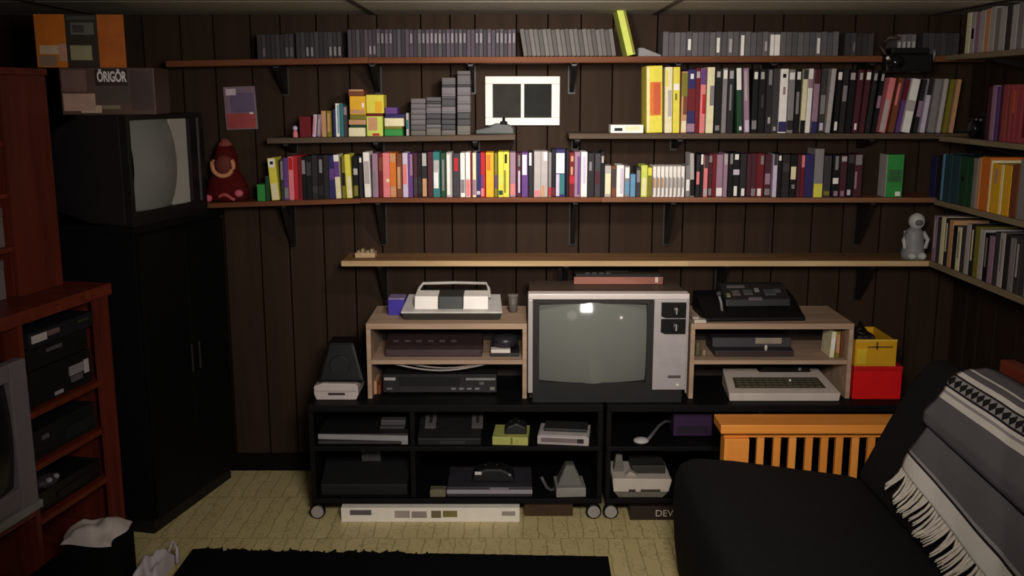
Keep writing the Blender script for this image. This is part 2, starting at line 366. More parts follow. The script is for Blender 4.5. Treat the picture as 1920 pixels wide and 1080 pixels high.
Wt = [(0.84, 0.95, 'white', 0.2, 0.8)]
Wb = [(0.04, 0.22, 'white', 0.2, 0.8)]
r3 = [
 (481, 496, 346, 'green'), (497, 505, 330, 'dark green'),
 (508, 523, 297, 'yellow', [(0.78, 0.98, 'white'), (0.85, 0.92, 'black', 0.3, 0.7), (0.02, 0.4, 'cream', 0.1, 0.9)], -4),
 (526, 532, 298, 'dark grey', [(0.5, 0.95, 'grey')]), (532, 541, 296, 'purple', [(0.05, 0.3, 'grey')]), (541, 551, 294, 'pink', [(0.7, 0.98, 'red')]),
 (551, 566, 292, 'red', [(0.02, 0.98, 'dark red', 0.5, 0.98)]),
 (566, 574, 294, 'black', [(0.6, 0.92, 'grey')]), (574, 585, 292, 'black', [(0.55, 0.85, 'dark grey')]), (585, 596, 291, 'charcoal', [(0.15, 0.3, 'dark grey')]),
 (596, 607, 291, 'black', [(0.6, 0.9, 'grey', 0.3, 0.8), (0.1, 0.3, 'charcoal')]), (607, 617, 291, 'charcoal'),
 (617, 628, 292, 'navy', [(0.45, 0.7, 'purple')]), (629, 639, 291, 'cream', [(0.5, 0.85, 'purple', 0, 1), (0.86, 1, 'white', 0, 1)], -2),
 (641, 648, 292, 'olive', [(0.3, 0.6, 'black')]), (649, 660, 290, 'yellow', [(0.02, 0.5, 'cream', 0.3, 1)], -2), (662, 672, 292, 'black', [(0.55, 0.7, 'light grey'), (0.05, 0.3, 'olive')]),
 (673, 680, 292, 'charcoal', Wt), (683, 695, 286, 'white', [(0.3, 0.8, 'light grey', 0.1, 0.9)], -1.2), (698, 709, 288, 'mauve', [(0.1, 0.6, 'grey', 0.1, 0.6)]),
 (710, 718, 287, 'dark red', [(0.6, 0.9, 'brown')]), (718, 731, 287, 'pink', [(0.35, 0.42, 'cream', 0.5, 0.9)]), (731, 743, 287, 'orange', [(0.8, 0.98, 'tan'), (0.02, 0.25, 'tan')]),
 (744, 754, 288, 'brown', [(0.2, 0.7, 'tan', 0.1, 0.7)]), (755, 765, 287, 'lilac', [(0.3, 0.75, 'pink', 0, 0.8)]), (765, 774, 288, 'purple', [(0.5, 0.98, 'mauve', 0.5, 1)]),
 (775, 783, 287, 'maroon', [(0.05, 0.45, 'dark grey')]), (783, 791, 287, 'black', [(0.1, 0.45, 'charcoal')]), (791, 801, 286, 'charcoal', [(0.7, 0.98, 'light grey'), (0.02, 0.42, 'tan')]),
 (802, 812, 285, 'maroon'), (812, 825, 285, 'teal', [(0.55, 0.82, 'light grey'), (0.2, 0.55, 'white', 0.1, 0.8)]), (826, 836, 287, 'dark green', [(0.15, 0.85, 'grey', 0.3, 0.7)]),
 (837, 848, 286, 'light grey', [(0.05, 0.95, 'white', 0.1, 0.6)]), (849, 862, 288, 'dark grey', [(0.6, 0.9, 'red', 0.2, 0.8)]), (863, 872, 287, 'white', [(0.1, 0.4, 'grey')]),
 (873, 882, 286, 'white', [(0.02, 0.4, 'pink')]), (882, 886, 286, 'dark red'), (886, 893, 287, 'cream', [(0.05, 0.4, 'mauve')]), (893, 901, 287, 'navy', [(0.06, 0.14, 'lilac')]),
 (901, 910, 286, 'red', [(0.05, 0.5, 'purple', 0, 0.5), (0.02, 0.2, 'pink', 0.1, 0.7)]), (911, 926, 286, 'amber', [(0.6, 0.95, 'orange', 0.1, 0.6)]), (927, 933, 287, 'olive', [(0.2, 0.5, 'purple')]),
 (934, 944, 285, 'yellow', [(0.05, 0.15, 'dark green'), (0.3, 0.5, 'lime')]), (944, 955, 285, 'yellow', [(0.75, 0.95, 'black', 0.2, 0.6), (0.1, 0.6, 'olive', 0.1, 0.4)]), (956, 967, 286, 'mauve', [(0.05, 0.3, 'pink')]),
 (968, 977, 287, 'maroon', [(0.1, 0.6, 'lilac', 0.4, 0.8), (0.7, 0.95, 'grey', 0.4, 0.8)]), (978, 990, 286, 'purple', [(0.5, 0.95, 'white', 0.1, 0.8)]), (991, 1000, 285, 'charcoal', [(0.7, 0.98, 'white', 0.1, 0.6)]),
 (1001, 1014, 284, 'light grey', [(0.02, 0.15, 'pink')]), (1014, 1027, 284, 'light grey', [(0.02, 0.25, 'tan', 0.1, 0.6), (0.8, 0.98, 'white', 0.4, 0.9)]), (1028, 1034, 286, 'grey', [(0.02, 0.22, 'red')]),
 (1034, 1042, 280, 'black', [(0.02, 0.2, 'dark red')]), (1042, 1060, 280, 'navy', [(0.5, 0.92, 'white', 0.02, 0.9), (0.06, 0.48, 'teal', 0.4, 0.9), (0.02, 0.48, 'lilac', 0.02, 0.38)]), (1061, 1067, 281, 'black'),
 (1067, 1077, 286, 'dark red', [(0.3, 0.48, 'red', 0.1, 1), (0.5, 0.68, 'tan', 0.3, 0.7), (0.8, 0.92, 'tan', 0.3, 0.8)]), (1077, 1088, 285, 'mauve', [(0.05, 0.9, 'purple', 0.5, 0.9)]), (1089, 1101, 285, 'white', [(0.3, 0.9, 'lilac', 0.3, 0.8)]),
 (1102, 1114, 287, 'charcoal', [(0.6, 0.8, 'grey', 0.2, 0.6)]), (1115, 1126, 288, 'dark grey', [(0.3, 0.6, 'maroon')]), (1126, 1133, 284, 'black', [(0.75, 0.9, 'light grey', 0.2, 0.8)]),
 (1134, 1146, 311, 'light grey', [(0.1, 0.75, 'cream', 0.1, 0.9)]), (1147, 1155, 311, 'brown', [(0.3, 0.9, 'dark grey')]), (1156, 1170, 310, 'white', [(0.1, 0.9, 'lilac', 0.5, 0.9)]),
 (1171, 1181, 311, 'grey', [(0.6, 0.95, 'white'), (0.1, 0.5, 'blue')]), (1182, 1192, 327, 'blue'), (1193, 1201, 314, 'dark grey', [(0.5, 0.9, 'grey')]),
 (1202, 1214, 310, 'lime', [(0.05, 0.6, 'cream', 0.2, 0.8)]), (1214, 1223, 312, 'olive', [(0.7, 0.95, 'yellow')])]
for k in range(8): r3.append((1224 + k * 7.6, 1230.6 + k * 7.6, 312, 'white', [(0.04, 0.66, 'grey', 0.0, 0.3), (0.3, 0.62, 'tan' if k < 3 else 'light grey', 0.3, 0.8)]))
r3 += [(1286, 1294, 310, 'grey', [(0.2, 0.55, 'white')]), (1295, 1303, 288, 'light grey', [(0.02, 0.4, 'black', 0, 1)], -2), (1305, 1312, 290, 'charcoal', [(0.3, 0.6, 'pink')]), (1312, 1319, 288, 'black', [(0.75, 0.98, 'white', 0.2, 0.8)]),
 (1319, 1327, 292, 'pink', [(0.7, 1, 'dark grey'), (0.04, 0.2, 'light grey')]), (1328, 1335, 288, 'maroon', [(0.04, 0.2, 'grey'), (0.8, 0.95, 'grey')]), (1335, 1343, 289, 'dark red'), (1343, 1355, 290, 'mauve', [(0.03, 0.22, 'white', 0.05, 0.95)]),
 (1356, 1364, 288, 'mauve', [(0.75, 0.98, 'light grey')]), (1365, 1374, 287, 'black', [(0.75, 0.98, 'grey', 0.3, 0.9)]), (1374, 1386, 286, 'black', [(0.84, 0.96, 'white', 0.2, 0.8), (0.5, 0.62, 'lilac', 0, 1), (0.03, 0.25, 'white', 0.2, 0.7)]),
 (1387, 1399, 288, 'charcoal', [(0.03, 0.2, 'white', 0.3, 0.8)]), (1400, 1408, 289, 'maroon'), (1408, 1418, 288, 'maroon', [(0.03, 0.2, 'grey')]), (1418, 1432, 288, 'dark red', [(0.03, 0.2, 'white', 0.2, 0.7), (0.75, 0.95, 'grey', 0.5, 0.9)]),
 (1433, 1445, 289, 'maroon', [(0.3, 0.55, 'mauve'), (0.05, 0.2, 'grey')]), (1449, 1457, 290, 'lilac', [(0.75, 1, 'dark grey')]), (1457, 1465, 288, 'black', Wt), (1466, 1480, 290, 'charcoal', [(0.6, 0.8, 'dark grey')]),
 (1481, 1493, 290, 'black', [(0.42, 0.72, 'cream', 0.1, 0.9), (0.2, 0.3, 'grey', 0.3, 0.8)]), (1494, 1501, 290, 'maroon'), (1501, 1508, 290, 'dark red', [(0.7, 0.98, 'pink')]), (1508, 1525, 290, 'navy'),
 (1526, 1543, 279, 'grey', [(0.0, 0.28, 'yellow', 0, 1), (0.0, 0.2, 'lime', 0.5, 0.7)]), (1544, 1558, 292, 'dark grey', [(0.05, 0.15, 'olive')]), (1560, 1575, 291, 'black', [(0.32, 0.46, 'white', 0.1, 0.8), (0.65, 0.98, 'grey', 0.3, 0.7), (0.03, 0.15, 'mauve', 0.3, 0.8)]),
 (1575, 1587, 291, 'maroon', [(0.85, 0.97, 'light grey'), (0.03, 0.15, 'mauve', 0.2, 0.7)]), (1588, 1601, 290, 'black', [(0.8, 1, 'dark grey'), (0.05, 0.18, 'lilac', 0.1, 0.6)]), (1601, 1616, 289, 'maroon', [(0.75, 0.98, 'grey', 0.1, 0.9), (0.2, 0.6, 'mauve', 0.1, 0.35)]),
]
row(r3, SH[3], SF + 0.012, 'game_case', 'game case', 'game cases along the third shelf', 'on third wall shelf')

# the green box standing apart, with white side
z = SH[3](1670); x0, x1 = X(1661, SF + .02, z + .08), X(1693, SF + .02, z + .08); ht = Z(290, SF + .02) - z
g = thing('board_game_box', 'bright green box standing alone near the corner of third shelf', 'box', ((x0 + x1) / 2, SF + 0.02, z + 0.0005))
wd = x1 - x0
B(-wd / 2 + 0.003, wd / 2, 0, 0.09, 0, ht).build('cover', cm('green'), g, bevel=0.001, seg=1)
B(-wd / 2, -wd / 2 + 0.0028, 0, 0.09, 0, ht).build('spine', cm('light grey'), g, bevel=0.001, seg=1)
B(-wd / 2 + 0.01, wd / 2 - 0.006, -0.0008, 0.002, ht * 0.35, ht * 0.65).build('cover_picture', M((46, 96, 52)), g)
B(wd / 2 - 0.03, wd / 2 - 0.008, -0.0008, 0.002, ht * 0.03, ht * 0.13).build('price_label', cm('white'), g)

# tall boxes on the second shelf
r2 = [
 (1213, 1243, 124, 'yellow', [(0.26, 0.76, 'orange', 0.22, 0.92), (0.28, 0.74, 'brick red', 0.45, 0.85), (0.02, 0.98, 'cream', 0.0, 0.17)], -1.5),
 (1247, 1261, 126, 'cream', [(0.25, 0.65, 'light grey', 0.4, 0.9), (0.7, 0.95, 'yellow', 0.1, 0.4)], -1), (1262, 1275, 126, 'yellow', [(0.65, 0.75, 'white'), (0.5, 0.6, 'olive', 0.3, 0.6)], -1),
 (1277, 1288, 134, 'tan', [(0.6, 0.98, 'olive', 0, 1), (0.3, 0.6, 'brown', 0.3, 1), (0.02, 0.2, 'cream', 0.1, 0.9)]), (1288, 1303, 130, 'navy', [(0.85, 0.93, 'white', 0.3, 0.7), (0.35, 0.7, 'dark red', 0, 1), (0.02, 0.15, 'mauve', 0, 1)]), (1303, 1311, 128, 'dark red', [(0.85, 0.95, 'light grey')]),
 (1312, 1322, 128, 'pink', [(0.75, 1, 'purple', 0, 1), (0.3, 0.6, 'red', 0.4, 1)]), (1324, 1338, 126, 'cream', [(0.42, 0.72, 'grey', 0.4, 1)]), (1339, 1352, 128, 'black', [(0.86, 0.95, 'light grey', 0.2, 0.7), (0.04, 0.12, 'grey', 0.2, 0.8)]),
 (1353, 1362, 128, 'grey', [(0.84, 0.97, 'white')]), (1363, 1375, 128, 'charcoal', [(0.84, 0.96, 'light grey', 0.2, 0.8), (0.35, 0.75, 'grey', 0.3, 0.6)]),
 (1383, 1393, 127, 'dark green', [(0.66, 0.99, 'white', 0.05, 0.95), (0.04, 0.1, 'white', 0.4, 0.9)], -3), (1397, 1407, 128, 'mauve', [(0.5, 0.95, 'light grey', 0.1, 0.6), (0.02, 0.2, 'lilac')], -3),
 (1409, 1420, 129, 'black', [(0.84, 0.95, 'white', 0.2, 0.8), (0.06, 0.2, 'grey')]), (1421, 1434, 129, 'black', [(0.84, 0.95, 'light grey', 0.2, 0.7), (0.4, 0.6, 'dark grey', 0.4, 0.7)]), (1435, 1447, 129, 'charcoal', [(0.75, 0.98, 'grey', 0.3, 0.8), (0.15, 0.25, 'light grey', 0.4, 0.8)]),
 (1447, 1459, 129, 'dark grey', [(0.04, 0.1, 'light grey', 0.3, 0.7)]), (1460, 1475, 129, 'white', [(0.86, 0.92, 'black', 0.3, 0.7), (0.6, 0.72, 'mauve', 0.4, 0.7), (0.02, 0.18, 'navy', 0, 1)]),
 (1476, 1488, 130, 'grey', [(0.84, 0.95, 'white'), (0.05, 0.2, 'charcoal', 0, 1)]), (1489, 1500, 130, 'black', [(0.84, 0.96, 'white', 0.2, 0.8), (0.3, 0.65, 'grey', 0.2, 0.7)]), (1501, 1510, 131, 'cream', [(0.85, 1, 'dark grey', 0, 1), (0, 0.2, 'black', 0, 1)], 1), (1511, 1520, 129, 'white', [(0.7, 0.84, 'mauve', 0, 1)], 1),
 (1522, 1533, 131, 'mauve', [(0.78, 1, 'maroon', 0, 1), (0, 0.18, 'navy', 0, 1)], 1), (1535, 1546, 131, 'dark grey', [(0.3, 0.6, 'grey'), (0.04, 0.16, 'lilac', 0.2, 0.8)], 1), (1549, 1558, 129, 'light grey', [], 3), (1563, 1572, 131, 'black', [(0.84, 0.96, 'white', 0.1, 0.9), (0.04, 0.18, 'white', 0.2, 0.8)], 2),
 (1574, 1584, 131, 'charcoal', [(0.5, 0.75, 'grey')], 2), (1586, 1597, 131, 'black', [(0.84, 0.95, 'light grey', 0.1, 0.9)], 2), (1599, 1610, 131, 'maroon', [(0.84, 0.95, 'light grey', 0.3, 0.8), (0.05, 0.15, 'white', 0.3, 0.7)], 3), (1612, 1622, 131, 'maroon', [(0.84, 0.96, 'white', 0.1, 0.9)], 4),
 (1624, 1633, 132, 'charcoal', [(0.84, 0.95, 'light grey', 0.2, 0.8)], 5), (1636, 1644, 133, 'black', [(0.84, 0.95, 'light grey', 0.2, 0.8), (0.4, 0.6, 'mauve')], 6),
 (1650, 1662, 146, 'pink', [(0.02, 0.6, 'light grey', 0, 0.7)], 8), (1667, 1678, 146, 'brown', [(0.5, 0.9, 'pink', 0.1, 0.5)], 8), (1681, 1689, 147, 'purple', [(0.6, 0.98, 'dark red', 0, 1)], 8), (1693, 1708, 148, 'white', [(0.4, 0.6, 'light grey', 0, 1)], 8),
 (1714, 1722, 149, 'charcoal', [(0.3, 0.6, 'mauve', 0, 1)], 7), (1727, 1736, 148, 'lilac', [(0.7, 1, 'charcoal', 0, 1)], 6), (1741, 1754, 148, 'grey', [], 5), (1758, 1766, 148, 'light grey', [], 5), (1770, 1778, 149, 'olive', [], 5), (1782, 1790, 149, 'tan', [], 5)]
row(r2, SH[22], SF + 0.012, 'game_box', 'game box', 'tall boxes on the second shelf', 'in the tall row under the top shelf', dp=0.17)

# grey cases and cartridges on the top shelf
def toprow(p0, p1, step, pyt, cols, where, group, name, cat, lean=0, labels=None):
    ents = []; p = p0; k = 0
    while p + step <= p1 + 0.1:
        col = cols[k % len(cols)]
        ents.append((p, p + step - 0.5, pyt + random.choice([-0.6, 0, 0.6]), col, labels(k) if labels else [], lean)); p += step; k += 1
    for n_, e in enumerate(ents):
        px0, px1, py_, col, bands, ln = e
        z = SH[1]((px0 + px1) / 2); Yf = SF + 0.012
        a, b_ = X(px0, Yf, z + .05), X(px1, Yf, z + .05); ht = Z(py_, Yf) - z
        o = case_mesh(name, b_ - a, 0.13, ht, col, bands)
        o.location = ((a + b_) / 2, Yf, z + 0.0004)
        if ln:
            o.rotation_euler = (0, math.radians(ln), 0); o.location.z += abs(math.sin(math.radians(ln))) * (b_ - a) / 2 + 0.0004
        tag(o, '%s from the left, %s' % (ordw(n_ + 1), where), cat, group)
random.seed(11)
GA = [(54, 50, 52), (62, 58, 60), (48, 45, 48)]
GB = [(68, 60, 68), (56, 50, 58), (74, 70, 72), (50, 46, 52), (78, 66, 76)]
GC = [(92, 88, 83), (76, 73, 69), (100, 96, 90)]
GD = [(90, 86, 87), (82, 79, 80), (98, 94, 94)]
toprow(482, 552, 8.6, 64, GA, 'dark grey cartridge at the far end of top shelf', 'dark cartridges at the far end of the top shelf', 'cartridge', 'cartridge', labels=lambda k: [(0.1, 0.45, (96, 92, 92), 0.2, 0.8)] if k in (1, 6, 7) else [])
toprow(555, 644, 8.6, 60, GA, 'dark grey cartridge in second block of top shelf', 'dark cartridges of the second top shelf block', 'cartridge', 'cartridge', labels=lambda k: [(0.08, 0.42, (130, 126, 126), 0.25, 0.75)] if k in (2, 3, 7, 8, 9) else [])
toprow(652, 968, 7.7, 55, GB, 'thin mauve grey disc case in the long row on top shelf', 'thin disc cases in the long top shelf row', 'disc_case', 'disc case', labels=lambda k: [(0.5 if k > 6 else 0.1, 0.85 if k > 6 else 0.4, random.choice([(128, 120, 126), (112, 104, 114), (140, 132, 134)]), 0.25, 0.75)] if random.random() < 0.6 else [])
toprow(982, 1160, 8.3, 55, GC, 'pale grey disc case leaning beside the lime book', 'leaning pale disc cases on the top shelf', 'disc_case', 'disc case', lean=-9)
toprow(1243, 1574, 11.0, 60, GD, 'grey cartridge in the even row on top shelf above tall boxes', 'grey cartridges in the even top shelf row', 'cartridge', 'cartridge',
       labels=lambda k: {4: [(0.25, 0.7, 'white', 0.3, 0.8)], 9: [(0.15, 0.75, 'white', 0.2, 0.7)], 11: [(0.15, 0.7, 'light grey', 0.3, 0.8)], 13: [(0.02, 0.85, 'white', 0.3, 0.9)], 17: [(0.2, 0.6, 'light grey', 0.4, 0.8)], 18: [(0.02, 0.9, 'white', 0.3, 1)], 19: [(0.02, 0.9, 'white', 0, 1)], 26: [(0.1, 0.75, 'white', 0.3, 0.8)]}.get(k, []))
toprow(1584, 1640, 11.0, 62, GA, 'dark cartridge in the small block past the black gap', 'dark cartridges past the black gap', 'cartridge', 'cartridge', labels=lambda k: [(0.2, 0.6, (110, 106, 106), 0.5, 0.8)] if k == 1 else [])
toprow(1682, 1720, 9.0, 64, [(96, 90, 92), (110, 104, 104)], 'small cartridge with pale label behind the black camera', 'pale labelled cartridges behind the camera', 'cartridge', 'cartridge', labels=lambda k: [(0.05, 0.65, 'light grey', 0.2, 0.8)])
toprow(1730, 1800, 11.5, 62, [(60, 56, 60), (66, 62, 66)], 'dark case in the corner end of top shelf', 'dark cases in the top shelf corner', 'disc_case', 'disc case')
# lime book leaning and the flat grey case
z = SH[1](1185); Yf = SF + 0.012
o = case_mesh('book', X(1196, Yf, z) - X(1180, Yf, z), 0.17, 0.195, 'lime', [(0.02, 0.98, 'olive', 0.72, 0.98)]); o.location = (X(1184, Yf, z), Yf, z + 0.006); o.rotation_euler = (0, math.radians(-14.5), 0)
tag(o, 'lime green book leaning on the top shelf', 'book')
g = MB().prism([(X(1197, Yf, z), z + 0.0005), (X(1240, Yf, z), z + 0.0005), (X(1240, Yf, z), z + 0.006), (X(1206, Yf, z), z + 0.036), (X(1197, Yf, z), z + 0.036)], Yf, Yf + 0.14, 'y')
o = g.build('game_controller', M((120, 116, 116)), loc=None, bevel=0.002); tag(o, 'grey wedge shaped case lying beside the lime book', 'case')
# black camera hanging over the corner of the top shelf
t = thing('video_camera', 'black video camera at the corner of the top shelf', 'camera', P(1690, 130, SF - 0.05))
o0 = t.location
pz = lambda px, py, Y=SF - 0.03: P(px, py, Y)
a, b_ = pz(1655, 141), pz(1745, 108)
z = SH[1](1700)
t.location = (P(1700, 100, SF).x, SF - 0.01, z); o0 = t.location
MB().box(a.x, b_.x, SF - 0.06, SF - 0.005, z - 0.07, z + 0.005).build('body', BLACK, t, bevel=0.008, off=o0)
B(a.x + 0.02, b_.x - 0.02, SF - 0.06, SF + 0.008, z + 0.006, z + 0.03).build('mount', BLACK, t, bevel=0.005, off=o0)
MB().lathe([(0.026, 0), (0.028, 0.01), (0.028, 0.05), (0.022, 0.055)], 18, (a.x + 0.03, SF - 0.11, z - 0.03), 'y').build('lens', M((16, 16, 18), 0.2), t, smooth=True, off=o0)
MB().ball((a.x + 0.005, SF - 0.062, z - 0.012), 0.008).build('indicator', WHITE, t, smooth=True, off=o0)
MB().tube([(b_.x, SF - 0.05, z - 0.02), (b_.x + 0.005, SF - 0.055, z + 0.005), (b_.x + 0.004, SF - 0.05, z + 0.02)], 0.006).build('clip', GREY, t, smooth=True, off=o0)
MB().tube([(a.x + 0.01, SF - 0.03, z), (a.x - 0.02, SF - 0.03, z + 0.035), (a.x + 0.015, SF - 0.03, z + 0.075), (a.x + 0.06, SF - 0.03, z + 0.07)], 0.007).build('strap', M((74, 60, 50)), t, smooth=True, off=o0)

# ------------------------------------------------------------------ rows on the side shelves (spines face -x)
def siderow(entries, key, name, cat, group, where, depth=0.15):
    cnt = {}; seen = {}
    for e in entries: cnt[e[3]] = cnt.get(e[3], 0) + 1
    z = SHR[key]; xf = RF + 0.012
    def yat(px):
        return ((xf * FPX / (px - 960)) - (EYE - z - 0.08) * ST) / CT
    for e in entries:
        px0, px1, ht, col = e[:4]; bands = e[4] if len(e) > 4 else []
        ya, yb = yat(px1), yat(px0)
        o = case_mesh(name, yb - ya - 0.0008, depth, ht, col, bands)
        o.location = (xf, (ya + yb) / 2, z + 0.0004); o.rotation_euler = (0, 0, -math.pi / 2)
        seen[col] = seen.get(col, 0) + 1; n = seen[col]
        tag(o, ('only %s %s %s' % (col, cat, where)) if cnt[col] == 1 else '%s %s %s out from the corner %s' % (ORD[min(n, 20) - 1], col, cat, where), cat, group)
s1 = []
p = 1811; k = 0; pal = ['cream', 'light grey', 'mauve', 'light grey', 'tan', 'light grey', 'grey', 'light grey', 'dark grey', 'light grey', 'grey', 'light grey', 'cream', 'light grey', 'grey', 'light grey', 'white', 'light grey']
while p < 1990:
    wpx = 8 + (p - 1811) * 0.03; s1.append((p, p + wpx, 0.165 + random.uniform(-0.006, 0.004), pal[k % len(pal)], [(0.35, 0.6, 'black', 0.3, 0.8)] if k == 1 else [])); p += wpx + 0.4; k += 1
siderow(s1, 1, 'magazine', 'magazine', 'pale magazines on the topmost side shelf', 'on topmost side shelf')
siderow([(1849, 1856, 0.205, 'maroon'), (1856.5, 1864, 0.21, 'mauve'), (1864.5, 1871, 0.205, 'purple'), (1871.5, 1877, 0.21, 'maroon'), (1877.5, 1886, 0.212, 'rose'), (1886.5, 1894, 0.21, 'rose', [(0.1, 0.9, 'brown', 0.2, 0.6)]), (1894.5, 1903, 0.212, 'rose', [(0.5, 0.9, 'brick red', 0.2, 0.7)]), (1903.5, 1914, 0.21, 'rose'), (1914.5, 1928, 0.212, 'rose', [(0.1, 0.9, 'dark red', 0.3, 0.7)]), (1929, 1942, 0.21, 'rose'), (1943, 1960, 0.21, 'rose')],
        2, 'book', 'book', 'red books on the second side shelf', 'on second side shelf')
siderow([(1744, 1754, 0.185, 'navy'), (1754.5, 1764, 0.19, 'charcoal'), (1764.5, 1768, 0.2, 'blue'), (1768.5, 1782, 0.2, 'slate', []), (1782.5, 1797, 0.2, 'slate', []), (1797.5, 1812, 0.2, 'dark green', [(0.5, 0.6, 'black', 0.3, 0.6)]), (1812.5, 1822, 0.2, 'dark green'), (1822.5, 1830, 0.2, 'grey'),
         (1830.5, 1836, 0.205, 'tan'), (1836.5, 1853, 0.21, 'orange'), (1853.5, 1856, 0.2, 'cream'), (1856.5, 1874, 0.19, 'amber', [(0.6, 0.9, 'tan', 0.3, 0.7)]), (1874.5, 1878, 0.19, 'cream'), (1878.5, 1893, 0.19, 'amber'), (1893.5, 1906, 0.195, 'brown'), (1908, 1935, 0.22, 'grey'), (1936, 1955, 0.21, 'dark grey')],
        3, 'book', 'book', 'books on the third side shelf', 'on third side shelf')
s4 = []; p = 1748; k = 0
pal = ['mauve', 'dark grey', 'cream', 'charcoal', 'tan', 'black', 'cream', 'dark grey', 'light grey', 'charcoal', 'olive', 'light grey', 'black', 'mauve', 'dark grey', 'light grey', 'charcoal', 'grey', 'dark grey', 'dark grey', 'grey', 'white', 'light grey', 'black', 'charcoal', 'dark grey', 'grey', 'dark grey']
while p < 1985:
    wpx = 6.6 + (p - 1748) * 0.022; s4.append((p, p + wpx, 0.205 - (0.018 if k in (5, 6, 7, 12, 13) else 0) + random.uniform(-0.006, 0.004), pal[k % len(pal)], [(0.3, 0.9, random.choice(['light grey', 'grey', 'cream']), 0.3, 0.6)] if k % 3 == 0 else [])); p += wpx + 0.4; k += 1
siderow(s4, 4, 'magazine', 'magazine', 'thin magazines on the lowest side shelf', 'on lowest side shelf')
# dark camcorder lump in the corner of the second side shelf
z = SHR[2]; c = (1.93, 4.02, z)
t = thing('camera', 'small black camera with two pale dots in second shelf corner', 'camera', c)
B(-0.06, 0.09, -0.07, 0.07, 0, 0.085).build('body', BLACK, t, bevel=0.012)
MB().lathe([(0.03, -0.085), (0.034, -0.08), (0.034, -0.055)], 16, (0, 0, 0.04), 'x').build('lens', M((14, 14, 16), 0.25), t, smooth=True)
B(-0.04, 0.03, -0.03, 0.03, 0.084, 0.105).build('viewfinder', BLACK, t, bevel=0.006)
for yy in (0.012, -0.028): MB().ball((-0.058, yy, 0.075), 0.006).build('dial', GREY, t, smooth=True)
# pale figurine at the inner end of the lowest side shelf
zf = SHR[4]; xc = X(1724, 4.30, zf + 0.1)
t = thing('figurine', 'pale grey toy figure standing in the corner of the lowest shelf', 'figurine', (xc, 4.36, SH[4](1710) + 0.0005))
FG = M((176, 172, 170), 0.5)
MB().lathe([(0.028, 0), (0.05, 0.0), (0.052, 0.02), (0.046, 0.06), (0.04, 0.1), (0.036, 0.125), (0.022, 0.14)], 16, (0, 0, 0)).build('body', M((128, 126, 126)), t, smooth=True)
MB().ball((0.005, -0.005, 0.168), 0.036, 0.034, 0.038).build('head', FG, t, smooth=True)
for s in (-1, 1):
    MB().tube([(s * 0.036, 0, 0.12), (s * 0.055, -0.012, 0.085), (s * 0.045, -0.03, 0.05)], 0.013, 8, 0.010).build('arm', FG, t, smooth=True)
    MB().ball((s * 0.022, -0.045, 0.018), 0.02, 0.028, 0.018).build('foot', FG, t, smooth=True)
MB().ball((0.004, -0.034, 0.165), 0.018, 0.01, 0.014).build('muzzle', M((90, 88, 90)), t, smooth=True)

# ------------------------------------------------------------------ small things on the second shelf (stacks etc.)
Y2 = SF + 0.02
def item(px0, px1, py0, py1, name, label, cat, col, dp=0.1, Y=Y2, top=None, group=None, bands=None, bevel=0.0015, z=None):
    zb = z if z is not None else (top or SH[2])((px0 + px1) / 2)
    a, b_ = X(px0, Y, zb + .05), X(px1, Y, zb + .05)
    ht = Z(py0, Y) - (zb if py1 is None else Z(py1, Y))
    zb = zb if py1 is None else Z(py1, Y)
    o = B(-(b_ - a) / 2 + 0.0004, (b_ - a) / 2 - 0.0004, 0, dp, 0, ht - 0.0008).build(name, cm(col), bevel=bevel, seg=1)
    o.location = ((a + b_) / 2, Y, zb + 0.0005)
    for (u0, u1, f0, f1, c) in bands or []:
        w_ = b_ - a; B(w_ * (u0 - .5), w_ * (u1 - .5), -0.0008, 0.002, ht * f0, ht * f1).build('label_patch', cm(c), o)
    return tag(o, label, cat, group)
t = thing('toy_figure', 'tiny pink and white toy standing before the dark red box', 'toy', (X(555, Y2, 1.6), Y2 - 0.01, SH[2](555)))
MB().lathe([(0.008, 0), (0.012, 0.004), (0.010, 0.024), (0.006, 0.03)], 12).build('body', cm('pink'), t, smooth=True)
MB().ball((0, 0, 0.04), 0.011).build('head', cm('lilac'), t, smooth=True)
item(561, 583, 218, None, 'game_box', 'dark red box beside the tiny pink toy', 'box', 'dark red')
row([(584, 591, 215, 'lilac', [(0.1, 0.9, 'pink', 0.2, 0.6)], 5), (593, 600, 215, 'mauve', [(0.1, 0.8, 'light grey', 0.2, 0.6)], 4), (602, 611, 208, 'tan'), (612, 621, 208, 'olive', [(0.2, 0.9, 'tan', 0.2, 0.7)]), (624, 629, 205, 'navy'), (629, 636, 194, 'white', [(0.1, 0.95, 'blue', 0.5, 0.9)]), (637, 644, 195, 'teal'), (644, 651, 198, 'dark grey', [(0.7, 0.95, 'mauve')])],
    SH[2], Y2, 'book', 'small book', 'small books left of the yellow boxes', 'beside the stacked yellow boxes', dp=0.1)
zb = lambda py: None
st = [(654, 684, 240, 252, 'cream', 'cream box at the bottom of the stack beside small books'), (654, 686, 233, 240, 'dark green', 'dark green thin box above the cream box'), (654, 686, 222, 233, 'olive', 'olive box in the middle of the left stack'),
      (655, 687, 212, 222, 'black', 'thin black box under the yellow boxes'), (656, 686, 178, 212, 'amber', 'amber yellow box with a white tag on left stack'), (653, 683, 166, 176, 'olive', 'small brown box topping the yellow stack'),
      (688, 718, 217, 251, 'lime', 'pale green box with orange picture under the second yellow box'), (688, 719, 212, 217, 'dark red', 'thin red box between green and yellow boxes'), (688, 720, 177, 212, 'yellow', 'bright yellow box with orange patch atop the green box')]
bz = {0: None}
